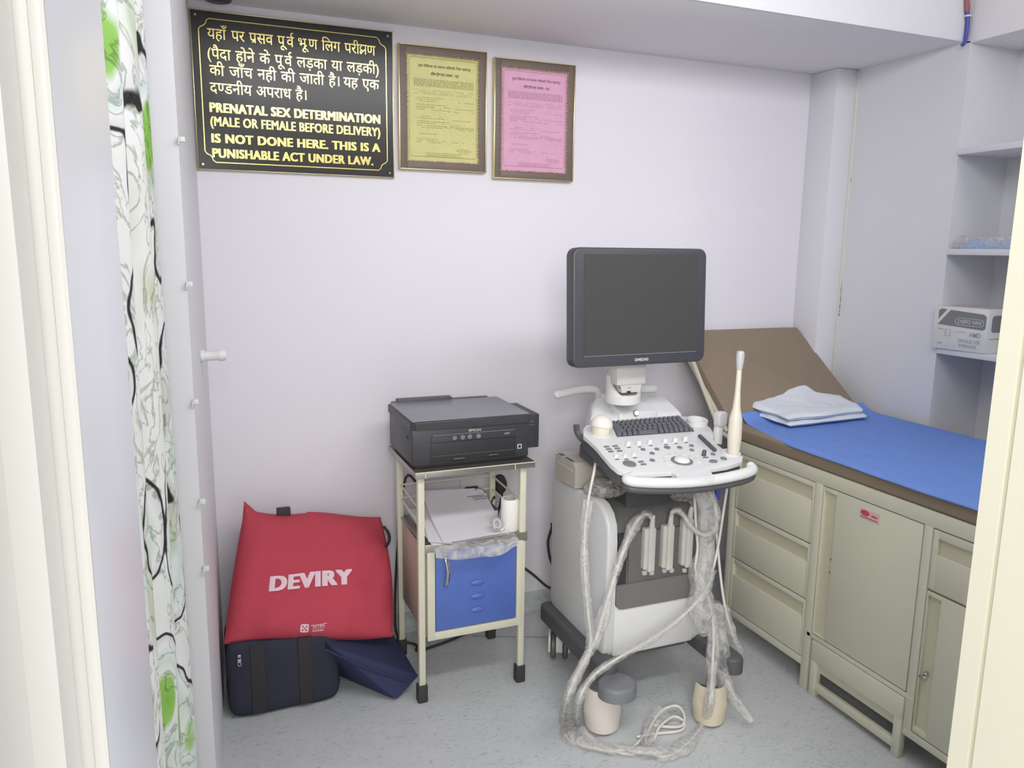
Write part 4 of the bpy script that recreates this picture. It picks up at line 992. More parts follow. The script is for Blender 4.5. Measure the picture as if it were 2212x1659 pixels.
# hook at left rear
m = MB(); m.tube([C3(300, 450, 0.01), C3(315, 540, -0.02), C3(400, 640, -0.04), C3(470, 740, -0.05), C3(490, 780, -0.055)], lambda t: (0.011, 0.007), 10); obj('cable_hook', m, DARKP, us)
m = MB(); m.tube([C3(490, 770, -0.05), C3(490, 840, -0.06)], 0.0075, 10, smooth=False); obj('cable_hook', m, DARKP, us)
# monitor
my = 2.2
M0 = PY(1376, 662, my)
MM = Matrix.Translation((1.336, my, 1.313)) @ Matrix.Rotation(math.radians(1.5), 4, 'Z') @ Matrix.Rotation(math.radians(-3), 4, 'X')
def rrect(x0, x1, z0, z1, r, n=6):
    ps = []
    for (cx_, cz_, a_) in ((x1-r, z1-r, 0), (x0+r, z1-r, 90), (x0+r, z0+r, 180), (x1-r, z0+r, 270)):
        for k in range(n+1):
            an = math.radians(a_+90*k/n); ps.append((cx_+r*math.cos(an), cz_+r*math.sin(an)))
    return ps
XZ = Matrix(((1, 0, 0, 0), (0, 0, -1, 0), (0, 1, 0, 0), (0, 0, 0, 1)))
HW, HH = 0.253, 0.189
m = MB(); m.prism(rrect(-HW, HW, -HH, HH, 0.028), -0.022, 0.022, 0.007, 3, M=MM @ XZ); m.prism(rrect(-0.19, 0.19, -0.14, 0.14, 0.03), -0.06, -0.02, 0.0, M=MM @ XZ); mo = obj('monitor', m, BEZEL, us)
m = MB(); m.box(-0.214, 0.214, -0.0235, -0.020, -0.152, 0.168, M=MM); obj('screen', m, SCREEN, mo)
m = MB(); m.box(-0.215, 0.215, -0.0245, -0.0225, -0.1545, -0.1520, M=MM); obj('screen_edge', m, GREYP, mo)
T = fit2d(text2d('SAMSUNG', 0.03), -0.026, 0.026, -0.176, -0.166)
obj('logo_lettering', MB().flat(T, lambda x, z: MM @ Vector((x, -0.0226, z))), GREYW, mo)
m = MB(); m.box(1.286, 1.400, 2.235, 2.30, 1.045, 1.15, 0.008); m.prism([(1.300, 1.055), (1.388, 1.055), (1.378, 1.02), (1.310, 1.02)], -2.29, -2.24, 0.0, M=Matrix(((1, 0, 0, 0), (0, 0, -1, 0), (0, 1, 0, 0), (0, 0, 0, 1)))); obj('monitor_arm', m, GREYW, us)
m = MB()
def yoke(u, v):
    an = math.pi*2*u; top = 1.072-0.072*max(0, math.cos(an-math.pi*1.5))**0.8*1.0
    if math.cos(an-math.pi*1.5) < 0.25: top = 1.072
    z = 0.985+v*(top-0.985)
    return Vector((1.345+0.062*math.cos(an), 2.292+0.055*math.sin(an), z)), Vector((math.cos(an), math.sin(an), 0))
t = bmesh.new(); NU = 48; VA = []; VB = []
for i in range(NU):
    ra, rb_ = [], []
    for j in range(7):
        p_, n_ = yoke(i/NU, j/6); ra.append(t.verts.new(p_)); rb_.append(t.verts.new(p_-n_*0.010))
    VA.append(ra); VB.append(rb_)
for i in range(NU):
    k = (i+1) % NU
    for j in range(6):
        t.faces.new((VA[i][j], VA[k][j], VA[k][j+1], VA[i][j+1])); t.faces.new((VB[i][j], VB[i][j+1], VB[k][j+1], VB[k][j]))
    t.faces.new((VA[i][6], VA[k][6], VB[k][6], VB[i][6]))
bmesh.ops.recalc_face_normals(t, faces=t.faces); m._merge(t)
m.cyl((1.345, 2.292, 0.975), 0.0615, 0.034, (0, 0, 1), 36, 0.003)
obj('monitor_yoke', m, WHITEP, us)
m = MB(); m.tube([PY(1338, 838, 2.245), PY(1352, 838, 2.242), PY(1366, 836, 2.242), PY(1374, 828, 2.245), PY(1376, 812, 2.25)], 0.002, 6); m.box(1.328, 1.344, 2.238, 2.246, 1.018, 1.026, 0.002); obj('monitor_cable', m, BLACKR, us)
# rear handle
ha = PY(1203, 852, 2.45)
m = MB(); m.tube([PY(1204, 853, 2.44), PY(1218, 850, 2.44), PY(1245, 844, 2.45), PY(1275, 841, 2.46), PY(1290, 848, 2.47), PY(1300, 880, 2.48), (1.36, 2.46, 0.93)], lambda t: (0.016-0.002*math.sin(t*6), 0.014), 14); m.ell(PY(1204, 853, 2.44), 0.014, 0.015, 0.015, 16); obj('rear_handle', m, WHITEP, us)
m = MB(); m.tube([PY(1350, 846, 2.44), PY(1388, 841, 2.44), PY(1414, 840, 2.44)], 0.0155, 14, smooth=False); obj('rear_handle', m, WHITEP, us)
# connectors are part of the probes; locking feet on panel
m = MB()
for px_ in (1391, 1406, 1434, 1449, 1477):
    p_ = PY(px_, 1236 if px_ < 1420 else 1231, 2.045); m.box(p_.x-0.008, p_.x+0.008, 2.036, 2.048, p_.z-0.008, p_.z+0.008, 0.003)
obj('connector_latch', m, GREYW, us)

# ---- probes, each with its cable, sleeve and connector
def conn(root, px_, py0, py1):
    a = PY(px_, py0, 2.03); b = PY(px_, py1, 2.03)
    m = MB(); m.box(a.x-0.019, a.x+0.006, 2.022, 2.048, b.z+0.006, a.z-0.034, 0.005, 3); m.box(a.x-0.008, a.x+0.017, 2.012, 2.034, b.z, a.z-0.030, 0.005, 3)
    c = obj('connector', m, mat('connector_white', (206, 204, 196), 0.5), root)
    m = MB(); m.tube([(a.x+0.004, 2.022, a.z-0.035), (a.x+0.004, 2.020, a.z-0.008), (a.x+0.005, 2.017, a.z+0.012)], lambda t: 0.0105-0.0045*t, 12); obj('strain_relief', m, GREYW, c)
def cable(root, pts, r=0.0042, sleeve=None, sr=0.014, name='cable', seed=0.0):
    m = MB(); m.tube(pts, r, 8, 8); obj(name, m, mat('cable_white', (222, 218, 210), 0.5), root)
    if sleeve:
        i0, i1 = sleeve; P_ = [Vector(q_) for q_ in pts[i0:i1+1]]; m = MB()
        def rad(t):
            k = sr*(1+0.45*noise.noise((t*11+seed, seed, 1.0))+0.25*noise.noise((t*31+seed, 2.0, seed)))
            return (k*(1.05+0.3*math.sin(t*17+seed)), k*0.8)
        m.tube(P_, rad, 12, 10, cap=False); obj('polythene_sleeve', m, FILM, root)
# convex probe in left holder
cpx = PY(1297, 935, 2.12); hb_ = h1_
cvp = thing('ultrasound_probe', 'domed ivory ultrasound probe in the left console holder', 'ultrasound probe', (hb_.x, hb_.y, hb_.z), 'ultrasound probes on the console')
MP = Matrix.Translation(hb_) @ Matrix.Rotation(math.radians(-4), 4, 'X') @ Matrix.Rotation(math.radians(9), 4, 'Y')
m = MB(); m.lathe([(0, -0.05), (0.018, -0.048), (0.026, -0.02), (0.031, 0.005), (0.0325, 0.020), (0.0325, 0.023)], MP, 28); obj('grip', m, IVORY, cvp)
m = MB(); m.lathe([(0.0325, 0.022), (0.0362, 0.026), (0.0358, 0.036), (0.031, 0.050), (0.020, 0.060), (0, 0.064)], MP, 28); obj('head', m, mat('probe_head_white', (236, 232, 222), 0.35), cvp)
p0 = C3(490, 838, -0.06)
cable(cvp, [hb_+Vector((0, 0, -0.05)), hb_+Vector((-0.02, -0.03, -0.09)), p0, PY(1283, 1020, 2.02), PY(1271, 1080, 2.0), PY(1263, 1150, 1.98), PY(1263, 1230, 1.96), PY(1270, 1320, 1.95), PY(1275, 1390, 1.94), PY(1250, 1455, 1.90), PY(1226, 1505, 1.87), PZ(1216, 1555, 0.012), PZ(1222, 1590, 0.008), PZ(1262, 1612, 0.008), PZ(1330, 1622, 0.008), PZ(1370, 1612, 0.008), PZ(1395, 1580, 0.008)], 0.0042, (4, 14), 0.016, seed=1.3)
conn(cvp, 1404, 1118, 1232)
ca = PY(1404, 1112, 2.016)
cable(cvp, [PY(1405, 1118, 2.016), PY(1402, 1112, 2.0), PY(1388, 1113, 1.985), PY(1370, 1135, 1.975), PY(1350, 1180, 1.97), PY(1328, 1245, 1.965), PY(1305, 1320, 1.955), PY(1285, 1385, 1.945), PY(1255, 1440, 1.91), PY(1232, 1490, 1.88), PZ(1222, 1545, 0.02)], 0.006, (1, 10), 0.017, 'connector_cable', seed=4.1)
# long probe at right
lp = thing('ultrasound_probe', 'tall slender ivory ultrasound probe standing in the right console holder', 'ultrasound probe', (h3_.x, h3_.y, h3_.z), 'ultrasound probes on the console')
axb = PY(1584, 982, h3_.y); axm = PY(1591, 880, h3_.y+0.01); axt = PY(1600, 758, h3_.y+0.03)
ax = [axb.lerp(axm, t_) for t_ in (0, 0.35, 0.75)]+[axm]+[axm.lerp(axt, t_) for t_ in (0.3, 0.7, 0.93)]
prad = [0.0178, 0.0222, 0.0208, 0.0125, 0.0088, 0.0083, 0.0085]
def interp(arr, t_):
    f_ = t_*(len(arr)-1); i = min(int(f_), len(arr)-2); return arr[i]+(arr[i+1]-arr[i])*(f_-i)
m = MB(); m.tube(ax, lambda t_: interp(prad, t_), 18, 6); obj('grip', m, IVORY, lp)
m = MB(); tpv = [axm.lerp(axt, t_) for t_ in (0.66, 0.8, 0.93, 0.99, 1.0)]; m.tube(tpv, lambda t_: interp([0.0088, 0.0125, 0.0135, 0.011, 0.004], t_), 18, 5); obj('tip', m, mat('probe_tip_grey', (196, 196, 196), 0.4), lp)
cable(lp, [axb, PY(1578, 1010, h3_.y), PY(1571, 1052, h3_.y+0.01), PY(1562, 1110, 1.98), PY(1552, 1175, 1.98), PY(1540, 1230, 1.97), PY(1525, 1275, 1.96), PY(1470, 1335, 1.93), PY(1400, 1385, 1.90), PY(1330, 1425, 1.87), PY(1280, 1462, 1.84), PY(1252, 1510, 1.80), PZ(1247, 1560, 0.01), PZ(1265, 1595, 0.008), PZ(1310, 1618, 0.008), PZ(1370, 1628, 0.008), PZ(1410, 1600, 0.008), PZ(1425, 1570, 0.02), PZ(1455, 1548, 0.02), PZ(1478, 1560, 0.012), PZ(1470, 1578, 0.008), PZ(1415, 1585, 0.008), PZ(1375, 1592, 0.007)], 0.0042, (5, 16), 0.017, seed=2.7)
conn(lp, 1444, 1112, 1228)
cable(lp, [PY(1450, 1112, 2.016), PY(1453, 1105, 2.0), PY(1465, 1103, 1.99), PY(1478, 1115, 1.985), PY(1495, 1140, 1.98), PY(1520, 1155, 1.97), PY(1542, 1145, 1.97), PY(1548, 1120, 1.975), PY(1540, 1080, 1.98), PY(1528, 1055, 1.99)], 0.006, (1, 9), 0.014, 'connector_cable', seed=6.2)
# grey flat probe
gp = thing('ultrasound_probe', 'pale grey flat-headed ultrasound probe behind the tall one, beside bed', 'ultrasound probe', (1.52, 2.12, 0.88), 'ultrasound probes on the console')
gq = [PY(1548, 958, 2.1), PY(1552, 925, 2.105), PY(1556, 905, 2.11)]
m = MB(); m.tube(gq, lambda t_: (0.0185-0.004*t_, 0.017-0.004*t_), 16, 5); obj('grip', m, GREYW, gp)
g_ = PY(1556, 908, 2.10)
m = MB(); m.prism(rrect(-0.024, 0.020, -0.022, 0.030, 0.013), -0.011, 0.011, 0.005, 3, M=Matrix.Translation((g_.x+0.004, g_.y, g_.z)) @ Matrix.Rotation(math.radians(12), 4, 'Z') @ XZ); obj('head', m, mat('pale_clear_plastic', (206, 206, 204), 0.3), gp)
cable(gp, [PY(1546, 965, 2.1), PY(1545, 1010, 2.08), PY(1540, 1060, 2.04), PY(1548, 1150, 2.0), PY(1556, 1240, 1.98), PY(1566, 1310, 1.96), PY(1582, 1370, 1.94), PY(1600, 1420, 1.93), PY(1590, 1440, 1.88), PZ(1560, 1470, 0.06), PZ(1600, 1520, 0.01)], 0.0042, (5, 10), 0.016, seed=8.8)
conn(gp, 1486, 1100, 1222)
cable(gp, [PY(1500, 1062, 2.03), PY(1503, 1130, 2.0), PY(1507, 1180, 1.985), PY(1503, 1240, 1.98), PY(1530, 1290, 1.96), PY(1541, 1360, 1.93), PY(1539, 1440, 1.88), PY(1534, 1510, 1.80), PZ(1522, 1555, 0.012), PZ(1495, 1595, 0.008), PZ(1455, 1628, 0.008), PZ(1420, 1632, 0.008), PZ(1395, 1605, 0.008), PZ(1405, 1570, 0.012), PZ(1430, 1535, 0.03), PZ(1462, 1525, 0.03), PZ(1478, 1545, 0.02), PZ(1472, 1568, 0.01), PZ(1440, 1570, 0.01), PZ(1412, 1566, 0.012)], 0.0045, (3, 14), 0.019, 'connector_cable', seed=3.9)

# polythene film tube hanging at the right front of the machine
def filmbag(path, rads, seed, name, label, sq=0.7):
    m = MB()
    def rad(t):
        k = interp(rads, t)*(1+0.18*noise.noise((t*9+seed, 1, seed))); return (k*(1+0.15*math.sin(t*23+seed)), k*sq)
    m.tube(path, rad, 20, 10, cap=False)
    for v in m.bm.verts:
        n_ = noise.noise(v.co*22+Vector((seed, 0, 0))); v.co += Vector((n_, noise.noise(v.co*25), 0))*0.006
    obj(name, m, FILM, cat='polythene bag', label=label, org=path[0])
filmbag([PY(1522, 1062, 1.99), PY(1527, 1110, 1.985), PY(1527, 1170, 1.98), PY(1515, 1240, 1.975), PY(1512, 1310, 1.96), PY(1522, 1370, 1.94)], [0.030, 0.032, 0.030, 0.038, 0.042, 0.020], 1.0, 'polythene_wrap', 'clear polythene wrap hanging down the right front of the ultrasound machine')
filmbag([PY(1545, 1300, 1.96), PY(1555, 1370, 1.94), PY(1560, 1440, 1.90), PY(1580, 1500, 1.85), PZ(1625, 1560, 0.03)], [0.020, 0.030, 0.028, 0.022, 0.012], 5.0, 'polythene_wrap', 'crumpled clear polythene trailing to the floor beside the right caster')
filmbag([PZ(1225, 1540, 0.02), PZ(1240, 1585, 0.02), PZ(1290, 1612, 0.018), PZ(1350, 1618, 0.018), PZ(1410, 1620, 0.02), PZ(1460, 1620, 0.02)], [0.020, 0.024, 0.02, 0.02, 0.024, 0.012], 9.0, 'polythene_wrap', 'clear polythene lying on the floor in front of left caster', 0.5)
# crumpled pouches on the body top
def pouch(c, rx, ry, rz, seed, label):
    m = MB(); m.ell(c, rx, ry, rz, 30)
    for v in m.bm.verts:
        d = v.co-Vector(c); n_ = noise.noise(v.co*28+Vector((seed, 0, 0)))+0.6*noise.noise(v.co*70+Vector((0, seed, 0)))
        v.co += d.normalized()*0.012*n_
    lo = c[2]-rz*0.75
    for v in m.bm.verts: v.co.z = max(v.co.z, lo)
    obj('plastic_pouch', m, FILMP, cat='pouch', label=label, group='crumpled pouches on the machine', org=(c[0], c[1], lo), sharp=60)
pz_ = 0.693
pouch((1.228, 2.165, 0.722), 0.088, 0.055, 0.034, 2.2, 'crumpled clear pouch on machine body beside the beige recorder')
pouch((1.487, 2.12, 0.690), 0.050, 0.045, 0.034, 7.7, 'smaller crumpled clear pouch under the console right end')
# beige recorder
q0 = PX(1198, 1000, 1.16)
rc_ = thing('thermal_recorder', 'beige box recorder on top of the ultrasound machine body, left side', 'recorder', (1.205, 2.28, 0.697))
m = MB(); m.prism([(2.256, 0.6965), (2.412, 0.690), (2.412, 0.782), (2.272, 0.782), (2.256, 0.768)], -1.150, -1.275, 0.0, M=Matrix(((0, 0, -1, 0), (1, 0, 0, 0), (0, 1, 0, 0), (0, 0, 0, 1)))); obj('casing', m, BEIGE, rc_)
m = MB(); m.box(1.1485, 1.152, 2.275, 2.40, 0.752, 0.7555); obj('seam', m, GREYW, rc_)
m = MB(); m.box(1.153, 1.168, 2.37, 2.40, 0.781, 0.784, 0.001); m.box(1.153, 1.164, 2.29, 2.345, 0.781, 0.7835, 0.001); obj('button', m, DARKP, rc_)
# blue clip under console right
m = MB(); b_ = PY(1551, 1066, 2.04); m.box(b_.x-0.013, b_.x+0.006, 2.03, 2.05, b_.z-0.022, b_.z+0.02, 0.005, 3); obj('blue_clip', m, BLUEPL, us, label='blue plastic clip')

# ================================================================== EXAMINATION BED
BX = 1.88
bed = thing('examination_bed', 'cream metal examination bed with drawers, cupboard and raised brown backrest', 'examination bed', (2.24, 1.9, 0))
DX = 0.70
def fx(x0, x1, y0, y1, z0, z1, b=0.0015): return (BX+x0, BX+x1, y0, y1, z0, z1, b)
fr = MB()
fr.box(BX+0.014, BX+DX, 1.07, 2.36, 0.085, 0.784, 0.002)
obj('carcass', fr, BEDPAINT, bed)
fr = MB()
fr.box(*fx(0, 0.016, 1.06, 2.365, 0.740, 0.785)); fr.box(*fx(0, 0.016, 1.893, 1.926, 0.0, 0.742)); fr.box(*fx(0, 0.016, 2.336, 2.365, 0.0, 0.742)); fr.box(*fx(0, 0.016, 1.475, 1.503, 0.085, 0.742)); fr.box(*fx(0, 0.016, 1.06, 1.09, 0.0, 0.742))
fr.box(*fx(0, 0.016, 1.90, 2.365, 0.080, 0.108)); fr.box(*fx(0, 0.016, 1.06, 1.50, 0.085, 0.108)); fr.box(*fx(0, 0.016, 1.48, 1.91, 0.200, 0.215))
obj('face_frame', fr, BEDPAINT, bed)
for (x, y) in ((BX+0.002, 2.334), (BX+DX-0.03, 2.334), (BX+0.002, 1.063), (BX+DX-0.03, 1.063), (BX+DX-0.03, 1.88)):
    obj('leg', MB().box(x, x+0.028, y, y+0.028, 0.0, 0.09, 0.002), BEDPAINT, bed)
def pocket_front(name, y0, y1, z0, z1, py0, py1, pz0, pz1, parent):
    m = MB(); X0, X1 = BX+0.001, BX+0.013
    m.box(X0, X1, y0, py0, z0, z1, 0.001); m.box(X0, X1, py1, y1, z0, z1, 0.001)
    if pz0-z0 > 0.002: m.box(X0, X1, py0-0.001, py1+0.001, z0, pz0, 0.001)
    if z1-pz1 > 0.002: m.box(X0, X1, py0-0.001, py1+0.001, pz1, z1, 0.001)
    o = obj(name, m, BEDPAINT, parent)
    obj('pull_recess', MB().box(BX+0.0115, BX+0.0155, py0-0.002, py1+0.002, pz0-0.002, pz1+0.002), BEDIN, o)
    return o
for (z0, z1) in ((0.524, 0.738), (0.324, 0.519), (0.112, 0.319)):
    pocket_front('drawer', 1.929, 2.333, z0, z1, 1.938, 2.315, z1-0.066, z1-0.018, bed)
mid = pocket_front('door', 1.507, 1.889, 0.219, 0.727+0.01, 1.832, 1.884, 0.222, 0.722, bed)
m = MB(); la = PX(1862, 1098, BX); 
m.box(BX-0.0006, BX+0.001, 1.658, 1.732, 0.686, 0.716); lab = obj('maker_label', m, PINKINK, mid)
m = MB(); m.ell((BX-0.001, 1.712, 0.704), 0.0008, 0.018, 0.009, 16); m.box(BX-0.0013, BX, 1.665, 1.688, 0.699, 0.704); m.box(BX-0.0013, BX, 1.662, 1.728, 0.689, 0.692); obj('label_print', m, REDINK, lab)
m = MB()
for z in (0.50, 0.455): m.cyl((BX+0.010, 1.838, z), 0.004, 0.003, (-1, 0, 0), 10)
obj('screw_hole', m, BLACKP, mid)
pocket_front('drawer', 1.094, 1.472, 0.560, 0.737, 1.15, 1.455, 0.665, 0.712, bed)
d3 = pocket_front('door', 1.094, 1.472, 0.112, 0.553, 1.425, 1.468, 0.130, 0.540, bed)
kq_ = PX(1998, 1457, BX+0.002)
ky = thing('cupboard_key', 'small key in lock of the cream cupboard door under the bed foot', 'key', (BX, kq_.y, kq_.z))
m = MB(); m.cyl((BX+0.014, kq_.y, kq_.z), 0.008, 0.017, (-1, 0, 0), 16, 0.002); obj('lock_barrel', m, CHROME, d3)
m = MB(); m.tube([(BX-0.002, kq_.y, kq_.z), (BX-0.022, kq_.y-0.006, kq_.z+0.002)], 0.0028, 8, smooth=False); m.ell((BX-0.026, kq_.y-0.014, kq_.z+0.004), 0.004, 0.013, 0.007, 14); obj('key_blade', m, STEEL, ky)
# pull-out footstep below the middle door
m = MB()
m.box(BX-0.004, BX+0.02, 1.505, 1.878, 0.125, 0.198, 0.002); m.box(BX-0.004, BX+0.02, 1.850, 1.878, 0.0, 0.13, 0.002); m.box(BX-0.004, BX+0.02, 1.505, 1.533, 0.0, 0.13, 0.002); m.box(BX-0.003, BX+0.018, 1.53, 1.852, 0.022, 0.050, 0.002)
m.box(BX+0.02, BX+0.32, 1.505, 1.878, 0.18, 0.198, 0.002); m.box(BX+0.30, BX+0.32, 1.85, 1.878, 0.0, 0.18, 0.002); m.box(BX+0.30, BX+0.32, 1.505, 1.533, 0.0, 0.18, 0.002)
obj('footstep', m, BEDPAINT, bed)
# mattress
m = MB(); m.box(BX+0.004, BX+DX+0.025, 1.055, 2.405, 0.7855, 0.834, 0.010, 3); obj('mattress', m, BROWN, bed)
# backrest hinged at y=2.41, leaning on the wall side
sl = Vector((0, 0.375, 0.330)); sln = Vector((0, -0.330, 0.375)).normalized(); sd = sl.normalized()
hy = Vector((0, 2.405, 0.830))
def back_pt(x, s, h): return Vector((x, hy.y, hy.z)) + sd*s + sln*h
t = bmesh.new()
X0, X1, LN = 1.905, 2.525, 0.50
pts = []
for x in (X0, X1):
    for s_ in (0.0, LN):
        for h in (0.0, -0.035): pts.append(t.verts.new(back_pt(x+(0.05 if (x == X1 and s_ == 0) else 0), s_, h)))
bmesh.ops.convex_hull(t, input=pts); bmesh.ops.bevel(t, geom=list(t.edges), offset=0.006, segments=3, profile=0.5, affect='EDGES')
mb = MB(); mb._merge(t); obj('backrest', mb, BROWN, bed)
m = MB()
for x in (X0+0.004, X1-0.03): m.tube([back_pt(x, 0.0, -0.047), back_pt(x, LN-0.02, -0.047)], lambda t_: (0.011, 0.011), 8, smooth=False)
m.tube([back_pt(X0, LN-0.03, -0.047), back_pt(X1-0.03, LN-0.03, -0.047)], 0.01, 8, smooth=False)
obj('backrest_frame', m, BEDPAINT, bed)
m = MB(); e0 = PX(1487, 805, 1.93); e1 = PX(1512, 842, 1.93); m.tube([back_pt(1.90, 0.36, -0.02), back_pt(1.90, 0.02, -0.075), (1.90, 2.36, 0.77)], 0.010, 8, smooth=False); obj('backrest_stay', m, BEDPAINT, bed)
# blue sheet
def sheetf(u, v):
    y = 1.06+v*1.375; x = 1.878+u*0.725
    x0_ = 1.872+0.008*max(0, (y-1.9)/0.3)**2*(1 if y > 1.9 else 0)+0.004*math.sin(y*7)
    if y > 2.05: x0_ += (y-2.05)*0.19
    x1_ = 2.600
    x = x0_+u*(x1_-x0_)
    z = 0.838+0.0025*noise.noise((x*9, y*7, 1))
    if v > 0.94: z += ((v-0.94)/0.06)**2*0.030
    if u < 0.05: z -= 0.004*(1-u/0.05)
    return Vector((x, y, z)), Vector((0, 0, 1))
obj('bed_sheet', MB().shell(sheetf, 40, 60, 0.0032), SHEET, cat='bed sheet', label='blue cloth sheet spread over the brown mattress of the bed', org=(2.24, 1.75, 0.835))
# folded towel
tq = [PZ(1706, 926, 0.842), PZ(1874, 906, 0.842), PZ(1806, 872, 0.842), PZ(1604, 893, 0.842)]
def layer(q4, z0_, th_, seed, lift=0.0, nrm=Vector((0, 0, 1))):
    c = [Vector((p_.x, p_.y, z0_+th_)) for p_ in q4]
    def fn(u, v):
        p_ = c[0].lerp(c[1], u).lerp(c[3].lerp(c[2], u), v)
        e = min(u, 1-u, v, 1-v); rnd = -th_*0.45*max(0, 1-e/0.06)**2
        p_ = p_+Vector((0.010*noise.noise((v*4+seed, 1, 2)), 0.010*noise.noise((u*4, seed, 5)), rnd*0.5+0.006*(noise.noise((u*3+seed, v*3, seed))+0.4)+lift*v*u)); return p_, nrm
    return MB().shell(fn, 26, 22, th_)
tw = thing('folded_cloth', 'folded white cloth lying on the blue sheet at the bed head', 'cloth', (2.25, 2.42, 0.839))
A_, B_, C_, D_ = tq
def fold(q4, z0_, th_, seed, pk, nm, un=0.008):
    c = [Vector((p_.x, p_.y, 0)) for p_ in q4]
    t_ = bmesh.new(); nu, nv = 34, 28; T_, B2 = {}, {}
    for i in range(nu+1):
        for j in range(nv+1):
            u, v = i/nu, j/nv; p_ = c[0].lerp(c[1], u).lerp(c[3].lerp(c[2], u), v)
            e = min(u, 1-u, v, 1-v); r_ = math.sqrt(max(0.0, 1-(1-min(1, e/0.07))**2))
            p_ = p_+Vector((0.014*noise.noise((v*3+seed, 1, 2)), 0.014*noise.noise((u*3, seed, 5)), 0))
            lift = pk*max(0, v-0.45)**1.5*math.exp(-((u-0.55)/0.35)**2)
            w_ = un*noise.noise((u*4+seed, v*3, seed))+0.4*un*noise.noise((u*11, v*8+seed, 3))
            T_[i, j] = t_.verts.new((p_.x, p_.y, z0_+th_*(0.5+0.5*r_)+w_*r_+lift)); B2[i, j] = t_.verts.new((p_.x, p_.y, z0_+th_*(0.5-0.5*r_)+lift*0.9))
    for i in range(nu):
        for j in range(nv):
            t_.faces.new((T_[i, j], T_[i+1, j], T_[i+1, j+1], T_[i, j+1])); t_.faces.new((B2[i, j], B2[i, j+1], B2[i+1, j+1], B2[i+1, j]))
    bmesh.ops.remove_doubles(t_, verts=t_.verts, dist=1e-5); bmesh.ops.recalc_face_normals(t_, faces=t_.faces)
    mb_ = MB(); mb_._merge(t_); obj(nm, mb_, TOWEL, tw)
cen = (A_+B_+C_+D_)/4
fold([A_, B_, C_, D_], 0.843, 0.020, 1.1, 0.03, 'lower_fold', 0.004)
fold([A_.lerp(cen, 0.03), B_.lerp(cen, 0.03), C_.lerp(cen, -0.02), D_.lerp(cen, 0.02)], 0.864, 0.026, 3.4, 0.13, 'upper_fold')

# ================================================================== NICHE CONTENTS
bl = thing('folded_blue_cloth', 'pale blue folded cloth packet on the middle niche shelf', 'cloth', (2.73, 1.95, 1.514))
def blf(u, v):
    y = 2.088-u*0.30; x = 2.642+v*0.14
    return Vector((x, y, 1.5475+0.006*noise.noise((u*7, v*3, 2))-0.010*max(0, 1-min(u, 1-u, v, 1-v)/0.12)**2)), Vector((0, 0, 1))
obj('cloth', MB().shell(blf, 30, 10, 0.030), BLUEPK, bl)
obj('polythene_cover', MB().box(2.636, 2.80, 1.76, 2.115, 1.5155, 1.563, 0.010, 3), FILM, bl)
ctn = thing('syringe_carton', 'white and grey syringe carton on the lower niche shelf', 'carton', (2.70, 2.05, 1.1405))
ca0 = PX(2022, 700, 2.612); yA, yB2 = 2.160, 1.945; zA, zB = 1.1405, 1.300
MB_ = Matrix.Translation((2.615, 2.148, 1.1405)) @ Matrix.Rotation(math.radians(3), 4, 'Z')
# local: x into niche, -y towards the door, z up
BW, BD, BH = 0.215, 0.16, 0.160
m = MB(); m.box(0, BD, -BW, 0, 0, BH, 0.002, M=MB_); obj('box', m, GREENW, ctn)
m = MB(); m.box(0.004, BD-0.004, -BW+0.004, -0.004, BH-0.001, BH+0.0008, M=MB_); obj('top_flap', m, CARTTOP, ctn)
def cf(off=0.0012): return lambda u, v: MB_ @ Vector((-off, -u*BW, v*BH))
main = [(0.09, 0.58), (0.92, 0.50), (0.965, 0.56), (0.965, 0.86), (0.92, 0.90), (0.31, 0.955)]
main = [(0.09, 0.575), (0.925, 0.525), (0.965, 0.56), (0.965, 0.83), (0.92, 0.88), (0.31, 0.93)]
tri = [(0.09, 0.70), (0.24, 0.935), (0.14, 0.945), (0.09, 0.90)]
m = MB(); m.flat((main, [tuple(range(6))]), cf()); m.flat((tri, [tuple(range(4))]), cf()); obj('printed_panel', m, CARTG, ctn)
cap = rrect(0.42, 0.93, 0.60, 0.76, 0.075, 8)
cap = [(x, y-0.05*(x-0.42)*0.2) for x, y in cap]
m = MB(); m.flat(stroke2d(cap+[cap[0]], 0.012), cf(0.002)); m.flat(fit2d(text2d('DISPO VAN', 0.02), 0.47, 0.885, 0.635, 0.725), cf(0.002)); obj('brand_lettering', m, GREYW, ctn)
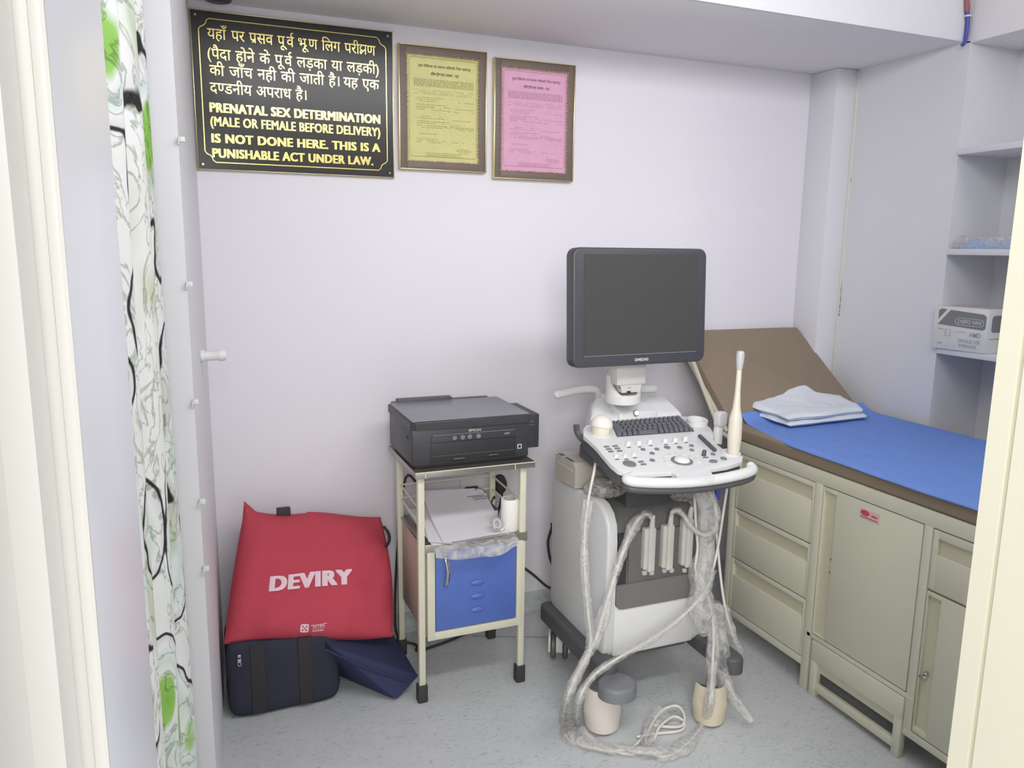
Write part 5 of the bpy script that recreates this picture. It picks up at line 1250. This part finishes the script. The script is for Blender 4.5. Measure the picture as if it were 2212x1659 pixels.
m = MB(); m.flat(fit2d(text2d('HMD', 0.01), 0.70, 0.90, 0.34, 0.45), cf()); m.flat(fit2d(text2d('SINGLE USE'), 0.50, 0.90, 0.20, 0.28), cf()); m.flat(fit2d(text2d('SYRINGES'), 0.52, 0.84, 0.09, 0.165), cf())
m.flat(stroke2d([(0.10, 0.475), (0.215, 0.455)], 0.012), cf()); m.flat(stroke2d([(0.42, 0.43), (0.62, 0.44)], 0.008), cf()); m.flat(stroke2d([(0.12, 0.14), (0.20, 0.12)], 0.016), cf()); obj('small_lettering', m, mat('grey_print', (158, 158, 158), 0.8), ctn)
m = MB(); rct = [(0.25, 0.32), (0.34, 0.315), (0.34, 0.47), (0.25, 0.475)]; m.flat(stroke2d(rct+[rct[0]], 0.010), cf()); obj('red_square', m, mat('faded_red_print', (200, 130, 130), 0.8), ctn)
def ce(u, v): return MB_ @ Vector((u*BD, -BW-0.0012, v*BH))
m = MB(); m.flat((rrect(0.12, 0.95, 0.48, 0.86, 0.09, 5), [tuple(range(24))]), ce); m.flat(stroke2d([(0.1, 0.33), (0.5, 0.33)], 0.012), ce); obj('end_print', m, CARTG, ctn)
# wire bundle at loft corner
wr = thing('wire_bundle', 'maroon and blue wires tied together hanging at the loft corner', 'wires', (2.62, 2.15, 2.42))
ct = PY(2090, -40, 2.150); c1 = PY(2089, 25, 2.150); c2 = PY(2089, 60, 2.150); c3 = PY(2085, 88, 2.150); c4 = PY(2079, 97, 2.145)
m = MB(); m.tube([Vector((ct.x, 2.150, 2.62)), ct, c1], lambda t_: (0.0085, 0.006), 10); obj('maroon_sleeve', m, REDSL, wr)
m = MB(); m.tube([c1, PY(2090, 45, 2.150), c2, c3, c4], lambda t_: (0.0075-0.001*t_, 0.006), 10); obj('blue_sleeve', m, BLUESL, wr)
m = MB(); p_ = PY(2090, 35, 2.150); m.lathe([(0.0085, -0.003), (0.0105, -0.003), (0.0105, 0.003), (0.0085, 0.003), (0.0085, -0.003)], Matrix.Translation(p_), 16); m.box(p_.x+0.008, p_.x+0.02, p_.y-0.008, p_.y-0.004, p_.z-0.001, p_.z+0.003); obj('cable_tie', m, WHITEP, wr)
